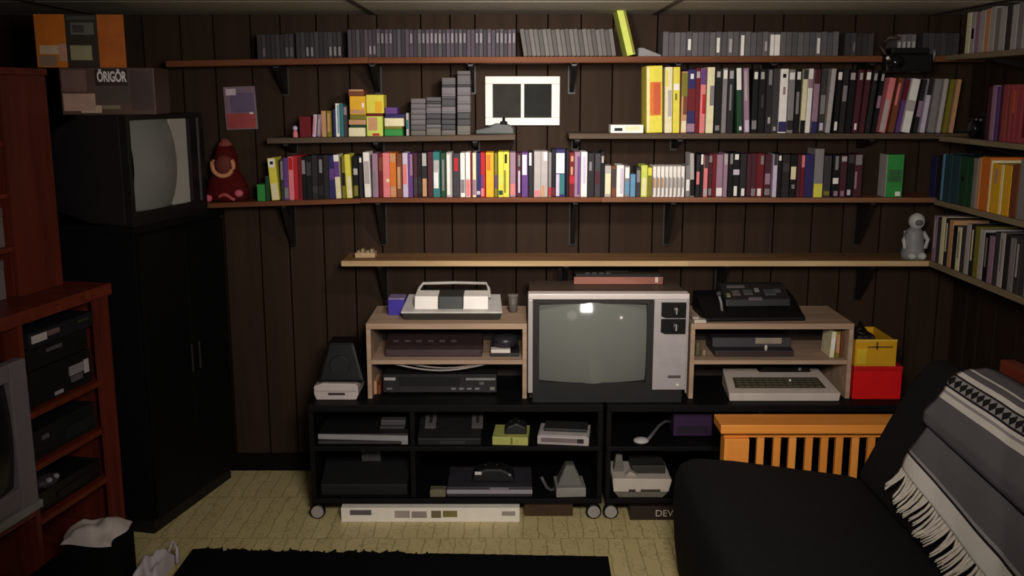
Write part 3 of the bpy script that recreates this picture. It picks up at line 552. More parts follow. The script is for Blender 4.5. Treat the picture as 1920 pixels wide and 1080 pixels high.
def stack(pxs, heights, z0, Y, dp, cols, labels, names, cats, group=None):
    z = z0
    for h, c, lb, nm, ct, (a, b_) in zip(heights, cols, labels, names, cats, pxs):
        xa, xb = X(a, Y, z), X(b_, Y, z)
        o = B(-(xb - xa) / 2, (xb - xa) / 2, 0, dp, 0, h - 0.0008).build(nm, cm(c), bevel=0.0015, seg=1)
        o.location = ((xa + xb) / 2, Y, z + 0.0004); tag(o, lb, ct, group); z += h
        yield o
K = (Z(200, Y2) - Z(240, Y2)) / 40.0
L1 = list(stack([(654, 685), (656, 686), (654, 686), (656, 687), (656, 686), (653, 683)], [v * K for v in (17, 5, 10, 9, 35, 12)], SH[2](670), Y2, 0.10,
    ['cream', 'dark green', 'tan', 'olive', 'amber', 'brown'],
    ['cream box at the bottom of the stack beside small books', 'thin dark green box lying on the cream box', 'tan box lying under the olive box in the stack', 'olive box right below the amber box', 'amber box with a white tag at its corner', 'small brown box topping the amber box'],
    ['game_box'] * 6, ['box'] * 6))
B(0.018, 0.028, -0.004, 0.0, 0.03, 0.05).build('tag', cm('white'), L1[4])
B(-0.03, 0.03, -0.0008, 0.002, 0.004, 0.022).build('label_patch', cm('tan'), L1[4])
B(-0.03, 0.03, -0.0008, 0.002, 0.02, 0.027).build('label_patch', cm('tan'), L1[5])
L2 = list(stack([(688, 718), (687, 718), (687, 720)], [v * K for v in (38, 5, 35)], SH[2](705), Y2, 0.10, ['lime', 'dark red', 'yellow'],
    ['pale green box with an orange patch under the yellow box', 'thin dark red box between green and yellow boxes', 'bright yellow box on the dark red box'], ['game_box'] * 3, ['box'] * 3))
B(-0.028, 0.012, -0.0008, 0.002, 0.025, 0.08).build('label_patch', cm('tan'), L2[0]); B(-0.01, 0.02, -0.0008, 0.002, 0.002, 0.012).build('label_patch', cm('red'), L2[0])
B(0.0, 0.03, -0.0008, 0.002, 0.004, 0.05).build('label_patch', cm('amber'), L2[2])
L3 = list(stack([(721, 755), (721, 754), (721, 757), (722, 760), (722, 745)], [v * K for v in (13, 5, 16, 7, 13)], SH[2](738), Y2, 0.10, ['green', 'olive', 'cream', 'navy', 'purple'],
    ['dark green box at the bottom of the blue topped stack', 'thin olive box lying on the green box', 'cream box under the navy box', 'thin navy box under the purple box', 'purple box topping the stack beside grey cartridges'], ['game_box'] * 5, ['box'] * 5))
row([(761, 766, 212, 'light grey', [(0.3, 0.7, 'teal')])], SH[2], Y2, 'book', 'small book', 'small books left of the yellow boxes', 'between purple box and grey cartridges', dp=0.1)
# cartridge towers
CG = {'g': (98, 92, 94), 'd': (50, 48, 50), 'm': (80, 75, 75), 'b': (92, 87, 78)}
def tower(px0, px1, seq, nm):
    z0 = SH[2]((px0 + px1) / 2); z = z0
    n = len(seq)
    for i, (h, c) in enumerate(seq):
        xa, xb = X(px0, Y2, z + .02), X(px1, Y2, z + .02)
        o = B(-(xb - xa) / 2 + .0004, (xb - xa) / 2 - .0004, 0, 0.12, 0, h * K - 0.0008).build('cartridge', M(CG[c], 0.6), bevel=0.002, seg=1)
        B(-(xb - xa) * 0.42, (xb - xa) * 0.42, -0.0012, 0.002, h * K * 0.2, h * K * 0.34).build('grip_ridge', M(tuple(int(v * .8) for v in CG[c])), o)
        o.location = ((xa + xb) / 2, Y2, z + 0.0004); z += h * K
        tag(o, '%s cartridge from the bottom of the %s' % (ORD[i], nm), 'cartridge', 'stacked grey cartridges on the second shelf')
tower(770, 798, [(10, 'b'), (10, 'm'), (10, 'g'), (10, 'g'), (10, 'g'), (10, 'g'), (10, 'g')], 'shortest grey tower, next to the navy box')
tower(799, 827, [(14, 'b'), (7, 'g'), (10, 'd'), (10, 'd'), (12, 'g'), (6, 'g'), (5, 'd'), (8, 'm')], 'second cartridge tower from the purple box')
tower(828, 854, [(10, 'b'), (10, 'd'), (10, 'd'), (10, 'd'), (14, 'g'), (14, 'd'), (4, 'm'), (18, 'g'), (4, 'd'), (14, 'm')], 'third cartridge tower from the purple box')
tower(857, 882, [(18, 'b'), (12, 'd'), (12, 'd'), (16, 'g'), (16, 'g'), (16, 'g'), (4, 'd'), (18, 'm'), (8, 'm')], 'tallest cartridge tower beside the white frame')
# dark controller on the shelf end
z = SH[2](930); t = thing('game_controller', 'dark grey game controller lying before the white frame', 'controller', (X(928, Y2, z), Y2, z))
DC = M((58, 60, 56), 0.5)
hw = (X(965, Y2, z) - X(892, Y2, z)) / 2
MB().prism([(-hw, 0.0005), (hw, 0.0005), (hw * 0.96, 0.028), (hw * 0.7, 0.042), (0.0, 0.046), (-hw * 0.35, 0.03), (-hw, 0.02)], 0, 0.09, 'y').build('body', DC, t, bevel=0.006, smooth=False)
MB().lathe([(0.016, 0), (0.016, 0.01), (0.006, 0.014), (0.006, 0.03)], 14, (hw * 0.45, 0.045, 0.043)).build('thumb_stick', BLACK, t, smooth=True)
for k in range(3): MB().lathe([(0.006, 0), (0.006, 0.006)], 10, (-hw * 0.55 + k * 0.018, 0.05, 0.028 + k * 0.003)).build('button', BLACK, t)
# white little box with dark label
item(1145, 1207, 234, None, 'small_box', 'small cream white box lying flat beside the tall yellow box', 'box', 'white', dp=0.09, top=SH[22], bands=[(0.12, 0.36, 0.25, 0.6, 'black'), (0.45, 0.9, 0.3, 0.8, 'cream')])
# white two pane frame on the wall
a = P(910, 235, WY - .02); b_ = P(1050, 143, WY - .02)
t = thing('picture_frame', 'white wooden frame with two dark panes hung on the panelling', 'frame', ((a.x + b_.x) / 2, WY, a.z))
hw = (b_.x - a.x) / 2; hh = b_.z - a.z; fw = 0.034
for x0, x1, z0, z1 in ((-hw, hw, 0, fw), (-hw, hw, hh - fw, hh), (-hw, -hw + fw, fw, hh - fw), (hw - fw * 1.1, hw, fw, hh - fw), (-0.008, 0.008, fw, hh - fw)):
    B(x0, x1, -0.026, -0.001, z0, z1).build('frame_bar', WHITE, t, bevel=0.003)
for s in (-1, 1):
    B(min(s * 0.008, s * (hw - fw)), max(s * 0.008, s * (hw - fw)), -0.010, -0.002, fw, hh - fw).build('pane', M((40, 41, 39) if s > 0 else (52, 49, 46), 0.8, 0.15, 12, 0.05), t)
# red framed picture on the wall by the left CRT
a = P(424, 243, WY - .02); b_ = P(479, 162, WY - .02)
t = thing('poster', 'small red and violet picture hung on the panelling above the red toy', 'picture', ((a.x + b_.x) / 2, WY, a.z))
hw = (b_.x - a.x) / 2; hh = b_.z - a.z; t.rotation_euler = (0, math.radians(-2), 0)
B(-hw, hw, -0.014, -0.001, 0, hh).build('board', M((118, 96, 108), 0.4), t, bevel=0.001)
for (u0, u1, f0, f1, c) in ((0.05, 0.95, 0.03, 0.38, (150, 62, 62)), (0.2, 0.95, 0.4, 0.85, (96, 78, 104)), (0.08, 0.4, 0.8, 0.95, (196, 176, 186)), (0.78, 0.9, 0.35, 0.68, (206, 196, 206)), (0.5, 0.62, 0.18, 0.28, (220, 150, 150)), (0.65, 0.95, 0.07, 0.16, (214, 150, 140)), (0.12, 0.3, 0.06, 0.2, (168, 120, 110))):
    B(hw * (2 * u0 - 1), hw * (2 * u1 - 1), -0.0155 - 0.0004 * f1, -0.012, hh * f0, hh * f1).build('print_patch', M(c, 0.4), t)
# red plush toy on the third shelf
z = SH[3](425); xc = X(424, SF + .07, z + .1)
t = thing('plush_toy', 'dark red hooded plush toy with tan ring round its face', 'toy', (xc, SF + 0.085, z + 0.0005))
RD = M((74, 14, 14), 0.9, 0.2, 40, 0.1, bump=0.4)
MB().lathe([(0.06, 0), (0.092, 0.006), (0.096, 0.04), (0.082, 0.09), (0.06, 0.125), (0.052, 0.15), (0.054, 0.17), (0.05, 0.2), (0.038, 0.235), (0.018, 0.262), (0.004, 0.268)], 22, sy=0.75).build('body', RD, t, smooth=True)
MB().ball((0, -0.032, 0.158), 0.042, 0.02, 0.045).build('face', M((96, 40, 26), 0.8), t, smooth=True)
MB().tube([(0.046 * math.cos(a_), -0.054 - 0.010 * abs(math.sin(a_)), 0.160 + 0.046 * math.sin(a_)) for a_ in [math.radians(150 + k * 12) for k in range(21)]], 0.010, 8).build('face_ring', M((186, 124, 84), 0.8), t, smooth=True)
MB().lathe([(0.03, 0.2), (0.036, 0.22), (0.03, 0.25), (0.012, 0.272)], 16, sy=0.8).build('hood_tip', M((128, 60, 52), 0.8), t, smooth=True)
for s, dz in ((-1, 0), (1, 0.022)): MB().ball((s * 0.068, -0.072, 0.017 + dz), 0.02, 0.018, 0.017).build('foot', M((188, 86, 100), 0.8), t, smooth=True)
MB().tube([(-0.02 + 0.014 * k, -0.074, 0.022 + 0.012 * math.sin(k * 0.9)) for k in range(6)], 0.008).build('scarf', M((160, 70, 70), 0.8), t, smooth=True)
# little pale box on the lowest shelf
z = SH[4](685); xc = X(685, SF + .09, z)
t = thing('small_box', 'small open pale box on the end of the lowest wall shelf', 'box', (xc, SF + 0.08, z + 0.0005))
BX = M((176, 148, 110))
B(-0.045, 0.045, 0, 0.07, 0, 0.022).build('body', BX, t, bevel=0.001)
for k, x in enumerate((-0.03, -0.012, 0.012, 0.03)): B(x - 0.006, x + 0.006, 0.01, 0.05, 0.022, 0.03 + 0.007 * (k % 2)).build('contents', M((150, 128, 98)), t)

# ------------------------------------------------------------------ the two low black stands on casters
YS0, YS1 = 3.95, 4.47
def stand(px0, px1, label, divs):
    x0, x1 = X(px0, YS0, 0.3), X(px1, YS0, 0.3)
    t = thing('media_stand', label, 'stand', ((x0 + x1) / 2, (YS0 + YS1) / 2, 0)); off = t.location
    for nm, z0, z1 in (('top_board', 0.478, 0.508), ('middle_shelf', 0.306, 0.326), ('bottom_board', 0.070, 0.092)):
        B(x0, x1, YS0, YS1, z0, z1).build(nm, BLACKW, t, bevel=0.003, off=off)
    for x in [x0, x1 - 0.02] + divs:
        for a, b_ in ((0.092, 0.306), (0.326, 0.478)): B(x, x + 0.02, YS0 + 0.01, YS1 - 0.01, a, b_).build('upright', BLACKW, t, off=off)
    B(x0 + 0.01, x1 - 0.01, YS1 - 0.008, YS1 - 0.001, 0.092, 0.478).build('back_panel', BLACKW, t, off=off)
    for x in (x0 + 0.012, x1 - 0.045):
        for yy in (YS0 + 0.012, YS1 - 0.06):
            w_ = MB().lathe([(0.024, -0.012), (0.032, -0.010), (0.033, 0.0), (0.032, 0.010), (0.024, 0.012)], 22, (x + 0.012, yy, 0.0335), 'y').build('caster', BLACK, t, smooth=True, off=off)
            MB().lathe([(0.026, -0.016), (0.027, -0.012)], 22, (x + 0.012, yy, 0.0335), 'y').build('hub_cap', M((150, 144, 140), 0.5), w_, off=off).location = (0, 0, 0)
            B(x - 0.004, x + 0.028, yy + 0.013, yy + 0.017, 0.03, 0.07).build('caster_fork', GREY, t, off=off)
    return t, x0, x1
stand(580, 1130, 'long black media stand on casters under the old television', [X(769, YS0, .3)])
stand(1137, 1700, 'black media stand reaching behind the futon arm', [X(1420, YS0, .3)])
# flat white long box under the first stand
a, b_ = P(640, 975, YS0 - .02), P(975, 945, YS0 - .02)
t = thing('flat_box', 'long flat white printed box lying under the first media stand', 'box', ((a.x + b_.x) / 2, YS0 - 0.03, 0.0005)); hw = (X(975, YS0 - .03, .03) - X(640, YS0 - .03, .03)) / 2
B(-hw, hw, 0, 0.32, 0, 0.064).build('carton', M((238, 230, 216), 0.6, 0.04), t, bevel=0.002)
for u0, u1, f0, f1, c in ((0.05, 0.17, 0.5, 0.85, (96, 88, 96)), (0.30, 0.385, 0.3, 0.8, (160, 148, 142)), (0.395, 0.48, 0.3, 0.75, (150, 138, 132)), (0.505, 0.56, 0.3, 0.8, (112, 102, 70)), (0.57, 0.65, 0.35, 0.8, (124, 112, 66)), (0.9, 0.975, 0.45, 0.75, (160, 146, 140))):
    B(hw * (2 * u0 - 1), hw * (2 * u1 - 1), -0.0008, 0.002, 0.064 * f0, 0.064 * f1).build('print_block', M(c, 0.6), t)
# dark box with white letters under the second stand
t = thing('flat_box', 'dark flat box with white letters under the second media stand', 'box', (X(1235, YS0 - .02, .03), YS0 - 0.01, 0.0005))
B(-0.12, 0.34, 0, 0.3, 0, 0.062).build('carton', M((38, 26, 18)), t, bevel=0.002)
text('lettering', 'DEV', 0.042, M((200, 186, 170)), t, (0.025, -0.0008, 0.03))
t = thing('flat_box', 'brown flat carton beside the white box, under the stand', 'box', (X(1040, YS0 - .0, .03), YS0 + 0.03, 0.0005))
B(-0.13, 0.08, 0, 0.3, 0, 0.06).build('carton', M((64, 42, 24)), t, bevel=0.002)

# ------------------------------------------------------------------ pale shelf units standing on the stands
YU0, YU1 = 4.04, 4.40; ZU = 0.5085
def unit(px0, px1, label):
    x0, x1 = X(px0, YU0, 0.66), X(px1, YU0, 0.66); zt = Z(607, YU0)
    t = thing('shelf_unit', label, 'shelf unit', ((x0 + x1) / 2, (YU0 + YU1) / 2, ZU)); off = t.location
    th = 0.019
    B(x0, x1, YU0, YU1, zt - 0.024, zt).build('top_panel', UNITW, t, bevel=0.0015, off=off)
    for x in (x0, x1 - th): B(x, x + th, YU0, YU1, ZU, zt - 0.0245).build('side_panel', UNITW, t, bevel=0.0015, off=off)
    zm = Z(676, YU0); B(x0 + th, x1 - th, YU0 + 0.003, YU1, zm - 0.018, zm).build('middle_shelf', UNITW, t, bevel=0.0015, off=off)
    B(x0 + th, x1 - th, YU1 - 0.006, YU1 - 0.001, ZU, zt - 0.025).build('back_panel', M((46, 34, 26)), t, off=off)
    return x0, x1, zt, zm
lx0, lx1, zt, zm = unit(688, 988, 'pale wood shelf unit carrying the white game machine')
rx0, rx1, _, _ = unit(1293, 1597, 'pale wood shelf unit beside the yellow and red boxes')

# ------------------------------------------------------------------ CRT televisions
def glass(c=(112, 113, 106), r=0.09, sp=0.45):
    return M(c, r, 0.03, 3, sp)
def tube_face(w_, h_, R, x0, z0, y, n=24):
    def fn(u, v):
        sx, sz = (2 * u - 1), (2 * v - 1)
        # rounded rectangle
        ax, az = sx * (1 - 0.012 * sz ** 4), sz * (1 - 0.014 * sx ** 4)
        px, pz_ = ax * w_ / 2, az * h_ / 2
        d = math.sqrt(max(0, R * R - px * px - pz_ * pz_)) - math.sqrt(R * R - w_ * w_ / 4 - h_ * h_ / 4)
        return (x0 + px, y - d, z0 + pz_)
    return MB().grid(fn, n, n)
# the old television in the middle: front from (990,552) to (1289,737)
YT = 3.985; TZ = 0.5085
ax0, ax1 = X(990, YT, 0.75), X(1290, YT, 0.75); th_ = Z(551, YT) - TZ
t = thing('television', 'old silver knob television with a grey tube screen on the stand', 'television', ((ax0 + ax1) / 2, YT, TZ)); W_ = ax1 - ax0; hw = W_ / 2
TVS = M((176, 168, 166), 0.4, 0.05, metal=0.15); TVB = M((30, 29, 27), 0.5)
def uu(px): return (px - 990) / 300 * W_ - hw
def zz(py): return Z(py, YT) - TZ
MB().prism([(0.062, 0.0), (0.30, 0.02), (0.41, 0.08), (0.41, th_ - 0.08), (0.32, th_ - 0.004), (0.062, th_ - 0.004)], -hw + 0.006, hw - 0.006, 'x').build('cabinet', M((66, 54, 46), 0.5), t, bevel=0.006)
B(-hw, hw, 0.0, 0.0615, th_ - 0.024, th_).build('top_trim', M((212, 200, 194), 0.35, 0.04), t, bevel=0.004)
B(-hw, -hw + 0.020, 0.0, 0.0615, zz(737), th_ - 0.0245).build('side_trim', TVS, t, bevel=0.003)
B(hw - 0.006, hw, 0.0, 0.0615, zz(737), th_ - 0.0245).build('side_trim', TVS, t, bevel=0.002)
px_s0, px_s1 = uu(1010), uu(1212)
xl, xr, zb_, zt_ = -hw + 0.020, uu(1225), 0.0, th_ - 0.0245
so_x0, so_x1, so_z0, so_z1 = uu(1012), uu(1212), zz(717), zz(571)
for x0, x1, z0, z1 in ((xl, so_x0 - 0.002, zb_, zt_), (so_x1 + 0.002, xr, zb_, zt_), (so_x0 - 0.002, so_x1 + 0.002, zb_, so_z0 - 0.002), (so_x0 - 0.002, so_x1 + 0.002, so_z1 + 0.002, zt_)):
    B(x0, x1, 0.004, 0.0615, z0, z1).build('screen_surround', TVB, t)
tube_face(so_x1 - so_x0 + 0.02, so_z1 - so_z0 + 0.02, 0.58, (so_x0 + so_x1) / 2, (so_z0 + so_z1) / 2, 0.056).build('screen', glass(), t, smooth=True)
pn = B(xr, hw - 0.006, 0.002, 0.0615, zz(731), zt_).build('control_panel', TVS, t, bevel=0.002)
for y0, y1 in ((567, 596), (598, 626)):
    pl = MB().prism([(uu(1238), zz(y1) + 0.008), (uu(1246), zz(y1)), (uu(1284), zz(y1)), (uu(1284), zz(y0)), (uu(1238), zz(y0))], -0.004, 0.004, 'y').build('dial_plate', M((24, 23, 22), 0.3), t)
    MB().lathe([(0.017, 0.0), (0.016, -0.014), (0.012, -0.016)], 18, (uu(1265), -0.004, (zz(y0) + zz(y1)) / 2), 'y').build('channel_knob', M((40, 38, 38), 0.3), pl, smooth=True)
    B(uu(1265) - 0.0025, uu(1265) + 0.0025, -0.024, -0.019, (zz(y0) + zz(y1)) / 2 - 0.014, (zz(y0) + zz(y1)) / 2 + 0.014).build('knob_ridge', M((210, 206, 200), 0.3, metal=0.5), pl)
for k in range(9):
    z_ = zz(660) - k * 0.0085; B(uu(1232), uu(1284), 0.0, 0.003, z_, z_ + 0.003).build('speaker_slot', M((166, 159, 156)), t)
B(uu(1254), uu(1278), -0.0005, 0.003, zz(709), zz(704)).build('badge', M((80, 76, 74)), t)
MB().lathe([(0.006, 0.002), (0.006, -0.006)], 12, (uu(1272), 0, zz(721)), 'y').build('power_button', WHITE, t)
MB().box(-hw + 0.03, hw - 0.02, 0.006, 0.0615, 0, zz(731)).build('base_strip', TVB, t)
MB().tube([(uu(1055), 0.30, th_ - 0.01), (uu(1055), 0.30, th_ + 0.055)], 0.007, 8).build('antenna', BLACK, t)
# console with wood grain front on top of the television
ztv = TZ + th_ - 0.0035; Yc = 4.20
x0, x1 = X(1076, Yc, ztv), X(1243, Yc, ztv)
t = thing('game_console', 'black game console with reddish wood front on the television', 'console', ((x0 + x1) / 2, Yc, ztv)); hw = (x1 - x0) / 2
B(-hw + 0.006, hw - 0.006, 0.012, 0.2, 0.0, 0.044).build('body', BLACK, t, bevel=0.004)
B(-hw, hw, 0.0, 0.012, 0.002, 0.034).build('wood_front', wood('wood_front', (120, 72, 56), (150, 94, 76), 'X', 2), t, bevel=0.002)
B(hw - 0.035, hw - 0.022, -0.001, 0.004, 0.01, 0.034).build('badge', M((196, 170, 160)), t)
for k in range(4): B(-hw + 0.05 + k * 0.03, -hw + 0.07 + k * 0.03, 0.02, 0.03, 0.044, 0.050).build('switch', DARK, t)
B(-0.05, 0.05, 0.08, 0.11, 0.0435, 0.046).build('cartridge_slot', M((10, 10, 10)), t)

# ------------------------------------------------------------------ on and in the left unit
Yw = 4.10; z = zt + 0.0004
x0, x1 = X(752, Yw, z), X(942, Yw, z); hw = (x1 - x0) / 2
t = thing('game_machine', 'white game machine with dark middle panel and rear handle', 'console', ((x0 + x1) / 2, Yw, z))
MB().add([(-hw * .93, 0.01, 0), (hw * .93, 0.01, 0), (hw * .9, 0.22, 0), (-hw * .9, 0.22, 0), (-hw, 0.0, 0.03), (hw, 0.0, 0.03), (hw * .95, 0.23, 0.06), (-hw * .95, 0.23, 0.06)],
         [(0, 3, 2, 1), (4, 5, 6, 7), (0, 1, 5, 4), (1, 2, 6, 5), (2, 3, 7, 6), (3, 0, 4, 7)]).build('base', M((52, 49, 46)), t, bevel=0.003)
MB().add([(-hw, -0.002, 0.0305), (hw, -0.002, 0.0305), (hw * .95, 0.23, 0.0605), (-hw * .95, 0.23, 0.0605), (-hw, -0.002, 0.038), (hw, -0.002, 0.038), (hw * .95, 0.23, 0.068), (-hw * .95, 0.23, 0.068)],
         [(0, 3, 2, 1), (4, 5, 6, 7), (0, 1, 5, 4), (1, 2, 6, 5), (2, 3, 7, 6), (3, 0, 4, 7)]).build('deck', M((196, 190, 184)), t, bevel=0.002)
def wx(px): return X(px, Yw, z) - (x0 + x1) / 2
for a, b_, c, nm in ((776, 820, (238, 230, 222), 'white_panel'), (821, 867, (40, 42, 38), 'dark_panel'), (868, 915, (238, 230, 222), 'white_panel')):
    MB().prism([(0.03, 0.036), (0.05, 0.082), (0.055, 0.094), (0.16, 0.1), (0.16, 0.05)], wx(a), wx(b_), 'x').build(nm, M(c, 0.45, 0.05), t, bevel=0.003)
B(wx(786), wx(914), 0.16, 0.19, 0.05, 0.098).build('rear_housing', M((44, 42, 38)), t, bevel=0.003)
MB().tube([(wx(776), 0.14, 0.07), (wx(780), 0.17, 0.105), (wx(787), 0.19, 0.124), (wx(850), 0.192, 0.127), (wx(910), 0.19, 0.124), (wx(915), 0.17, 0.105), (wx(917), 0.14, 0.07)], 0.007, 8).build('handle', M((176, 170, 162)), t, smooth=True)
# blue box behind it and a cup
z = zt + 0.0004
t = thing('small_box', 'deep blue box beside the white game machine', 'box', (X(743, 4.2, z), 4.2, z))
B(-0.035, 0.035, 0, 0.09, 0, 0.068).build('carton', M((58, 42, 150)), t, bevel=0.002); B(-0.034, 0.036, 0.001, 0.09, 0.0685, 0.076).build('lid', M((130, 116, 150)), t, bevel=0.002)
t = thing('cup', 'dull grey cup between the game machine and television', 'cup', (X(962, 4.27, z), 4.27, z))
MB().lathe([(0.016, 0), (0.019, 0.002), (0.022, 0.075), (0.0195, 0.075), (0.017, 0.006)], 18).build('body', M((92, 84, 76)), t, smooth=True)
MB().lathe([(0.023, 0.072), (0.0235, 0.078), (0.0215, 0.078)], 18).build('rim', M((130, 122, 112)), t, smooth=True)
# inside left unit, upper: brown flat console
Yi = 4.10; z = zm + 0.0005
x0, x1 = X(722, Yi, z), X(904, Yi, z); hw = (x1 - x0) / 2
t = thing('game_console', 'flat dark brown console on the upper shelf of left unit', 'console', ((x0 + x1) / 2, Yi, z))
MB().prism([(0, 0), (0.2, 0), (0.2, 0.075), (0.12, 0.075), (0.03, 0.045), (0, 0.03)], -hw, hw, 'x').build('body', M((50, 36, 36)), t, bevel=0.004)
B(-hw + 0.01, hw - 0.01, -0.002, 0.002, 0.006, 0.026).build('front_strip', M((64, 46, 46)), t)
for k in range(6): B(-hw + 0.03 + k * 0.05, -hw + 0.055 + k * 0.05, 0.05, 0.062, 0.052, 0.062).build('switch', M((60, 46, 46)), t)
x0, x1 = X(919, Yi, z), X(975, Yi, z); hw = (x1 - x0) / 2
t = thing('disc_player', 'small black rounded gadget on a white tray in left unit', 'gadget', ((x0 + x1) / 2, Yi, z))
B(-hw * 1.0, hw * .95, 0.0, 0.14, 0, 0.016).build('tray', M((34, 32, 34)), t, bevel=0.003)
B(-hw * .95, hw * .35, -0.004, 0.05, 0.017, 0.032).build('card', M((216, 206, 196)), t, bevel=0.002)
MB().lathe([(0.03, 0.034), (0.056, 0.036), (0.058, 0.06), (0.05, 0.078), (0.02, 0.084)], 22, (0, 0.07, 0)).build('lid', M((44, 42, 48), 0.35), t, smooth=True)
# drooping pale cable under the middle shelf
zc = zm - 0.02
pts = [(X(740 + k * 17, YU0 + .02, zc), YU0 + 0.03, zc - 0.004 - 0.028 * math.sin(math.pi * k / 10) ** 1.0) for k in range(11)]
t = thing('cable', 'pale looped cable drooping under the middle shelf of left unit', 'cable', (pts[5][0], YU0 + 0.03, zc - 0.03))
MB().tube(pts, 0.004, 8).build('strand', M((168, 156, 150)), t, smooth=True, off=t.location)
MB().tube([(p[0] + 0.02, p[1] + 0.014, p[2] + 0.007) for p in pts[1:10]], 0.004, 8).build('strand', M((150, 138, 132)), t, smooth=True, off=t.location)
# VCR
z = ZU; x0, x1 = X(719, Yi, z), X(931, Yi, z); hw = (x1 - x0) / 2
t = thing('video_recorder', 'black video recorder with silver buttons in the left unit', 'video recorder', ((x0 + x1) / 2, Yi, z + 0.0003))
B(-hw, hw, 0.004, 0.26, 0.008, 0.088).build('body', M((32, 31, 32)), t, bevel=0.003)
B(-hw, hw, 0, 0.0042, 0.01, 0.086).build('face', M((44, 42, 43), 0.35), t)
def vb(u0, u1, z0, z1, c, nm='button'): B(-hw + 2 * hw * u0, -hw + 2 * hw * u1, -0.003, 0.001, z0, z1).build(nm, M(c, 0.4), t)
vb(0.01, 0.11, 0.064, 0.076, (170, 164, 162), 'cassette_flap_label'); vb(0.73, 0.99, 0.064, 0.074, (130, 126, 124), 'silver_strip'); vb(0.03, 0.08, 0.022, 0.03, (110, 106, 104)); vb(0.14, 0.68, 0.04, 0.078, (24, 24, 26), 'cassette_door')
for u in (0.6, 0.67, 0.74, 0.81): vb(u, u + 0.04, 0.022, 0.030, (124, 120, 118))
vb(0.94, 0.985, 0.02, 0.034, (120, 116, 112)); vb(0.85, 0.89, 0.045, 0.056, (96, 92, 92))
for s in (-1, 1): B(s * hw * .85 - .012, s * hw * .85 + .012, 0.02, 0.05, 0, 0.008).build('foot', BLACK, t)
row([(700, 706, 715, 'tan'), (707, 713, 722, 'brown')], lambda p: ZU, Yi, 'video_tape', 'thin tape', 'tapes beside the video recorder', 'beside the video recorder', dp=0.11)

# left end of the stand: white console and black tapering speaker
z = ZU; Yn = 4.02
x0, x1 = X(589, Yn, z), X(672, Yn, z); hw = (x1 - x0) / 2
t = thing('game_console', 'small white console with dark slot at the left stand end', 'console', ((x0 + x1) / 2, Yn, z + 0.0003))
MB().prism([(-hw * .9, 0), (hw * .9, 0), (hw, 0.02), (hw, 0.055), (hw * .88, 0.07), (-hw * .6, 0.073), (-hw, 0.06), (-hw, 0.025)], 0, 0.2, 'y').build('body', M((196, 182, 176), 0.45, 0.05), t, bevel=0.005)
B(-hw * .35, hw * .4, -0.002, 0.003, 0.022, 0.032).build('slot', M((60, 48, 46)), t)
B(-hw * .95, hw * .95, -0.0012, 0.003, 0.038, 0.0405).build('seam', M((150, 138, 132)), t)
t2 = thing('speaker', 'black tapering speaker on top of the small white console', 'speaker', ((x0 + x1) / 2 + 0.015, Yn + 0.02, z + 0.0745))
MB().add([(-hw * 1.02, -0.01, 0), (hw * 1.12, -0.01, 0), (hw * 1.12, 0.17, 0), (-hw * 1.02, 0.17, 0), (-hw * .55, 0.03, 0.165), (hw * .62, 0.03, 0.165), (hw * .62, 0.15, 0.165), (-hw * .55, 0.15, 0.165)],
         [(0, 3, 2, 1), (4, 5, 6, 7), (0, 1, 5, 4), (1, 2, 6, 5), (2, 3, 7, 6), (3, 0, 4, 7)]).build('housing', BLACK, t2, bevel=0.012)
MB().lathe([(0.04, -0.004), (0.045, 0.0), (0.045, 0.01)], 20, (0.0, 0.004, 0.07), 'y').build('grille', M((28, 28, 30)), t2)

# ------------------------------------------------------------------ on and in the right unit
z = zm + 0.0005; x0, x1 = X(1340, Yi, z), X(1488, Yi, z); hw = (x1 - x0) / 2
t = thing('game_console', 'dark console with a pale tag on upper shelf of right unit', 'console', ((x0 + x1) / 2, Yi, z))
MB().prism([(0, 0), (0.2, 0), (0.2, 0.07), (0.06, 0.07), (0.05, 0.03), (0, 0.026)], -hw, hw, 'x').build('body', M((44, 38, 44)), t, bevel=0.003)
B(hw * .08, hw * .75, 0.045, 0.049, 0.046, 0.072).build('tag', M((150, 136, 118)), t)
B(-hw, hw, -0.002, 0.003, 0.004, 0.02).build('front_strip', M((52, 36, 32)), t)
MB().lathe([(0.006, 0.026), (0.007, 0.042), (0.004, 0.05)], 10, (hw * .3, -0.012 + 0.02, 0)).build('plug', OFFW, t, smooth=True)
t = thing('toy_figure', 'small olive toy pair at the inner end of right unit', 'toy', (X(1314, Yi, z), Yi, z))
MB().lathe([(0.012, 0), (0.014, 0.01), (0.010, 0.035), (0.012, 0.05), (0.006, 0.062)], 12, (-0.01, 0.02, 0)).build('tall_piece', M((92, 88, 56)), t, smooth=True)
MB().lathe([(0.010, 0), (0.011, 0.01), (0.007, 0.025), (0.003, 0.03)], 12, (0.016, 0.01, 0)).build('short_piece', M((130, 118, 90)), t, smooth=True)
row([(1557, 1566, 623, 'cream', [(0.3, 0.8, 'white')], 3), (1568, 1576, 622, 'olive', [(0.2, 0.9, 'tan')]), (1577, 1582, 622, 'brown')], lambda p: zm, Yi - 0.02, 'book', 'small book', 'books in the right unit', 'on upper shelf of right unit', dp=0.12)
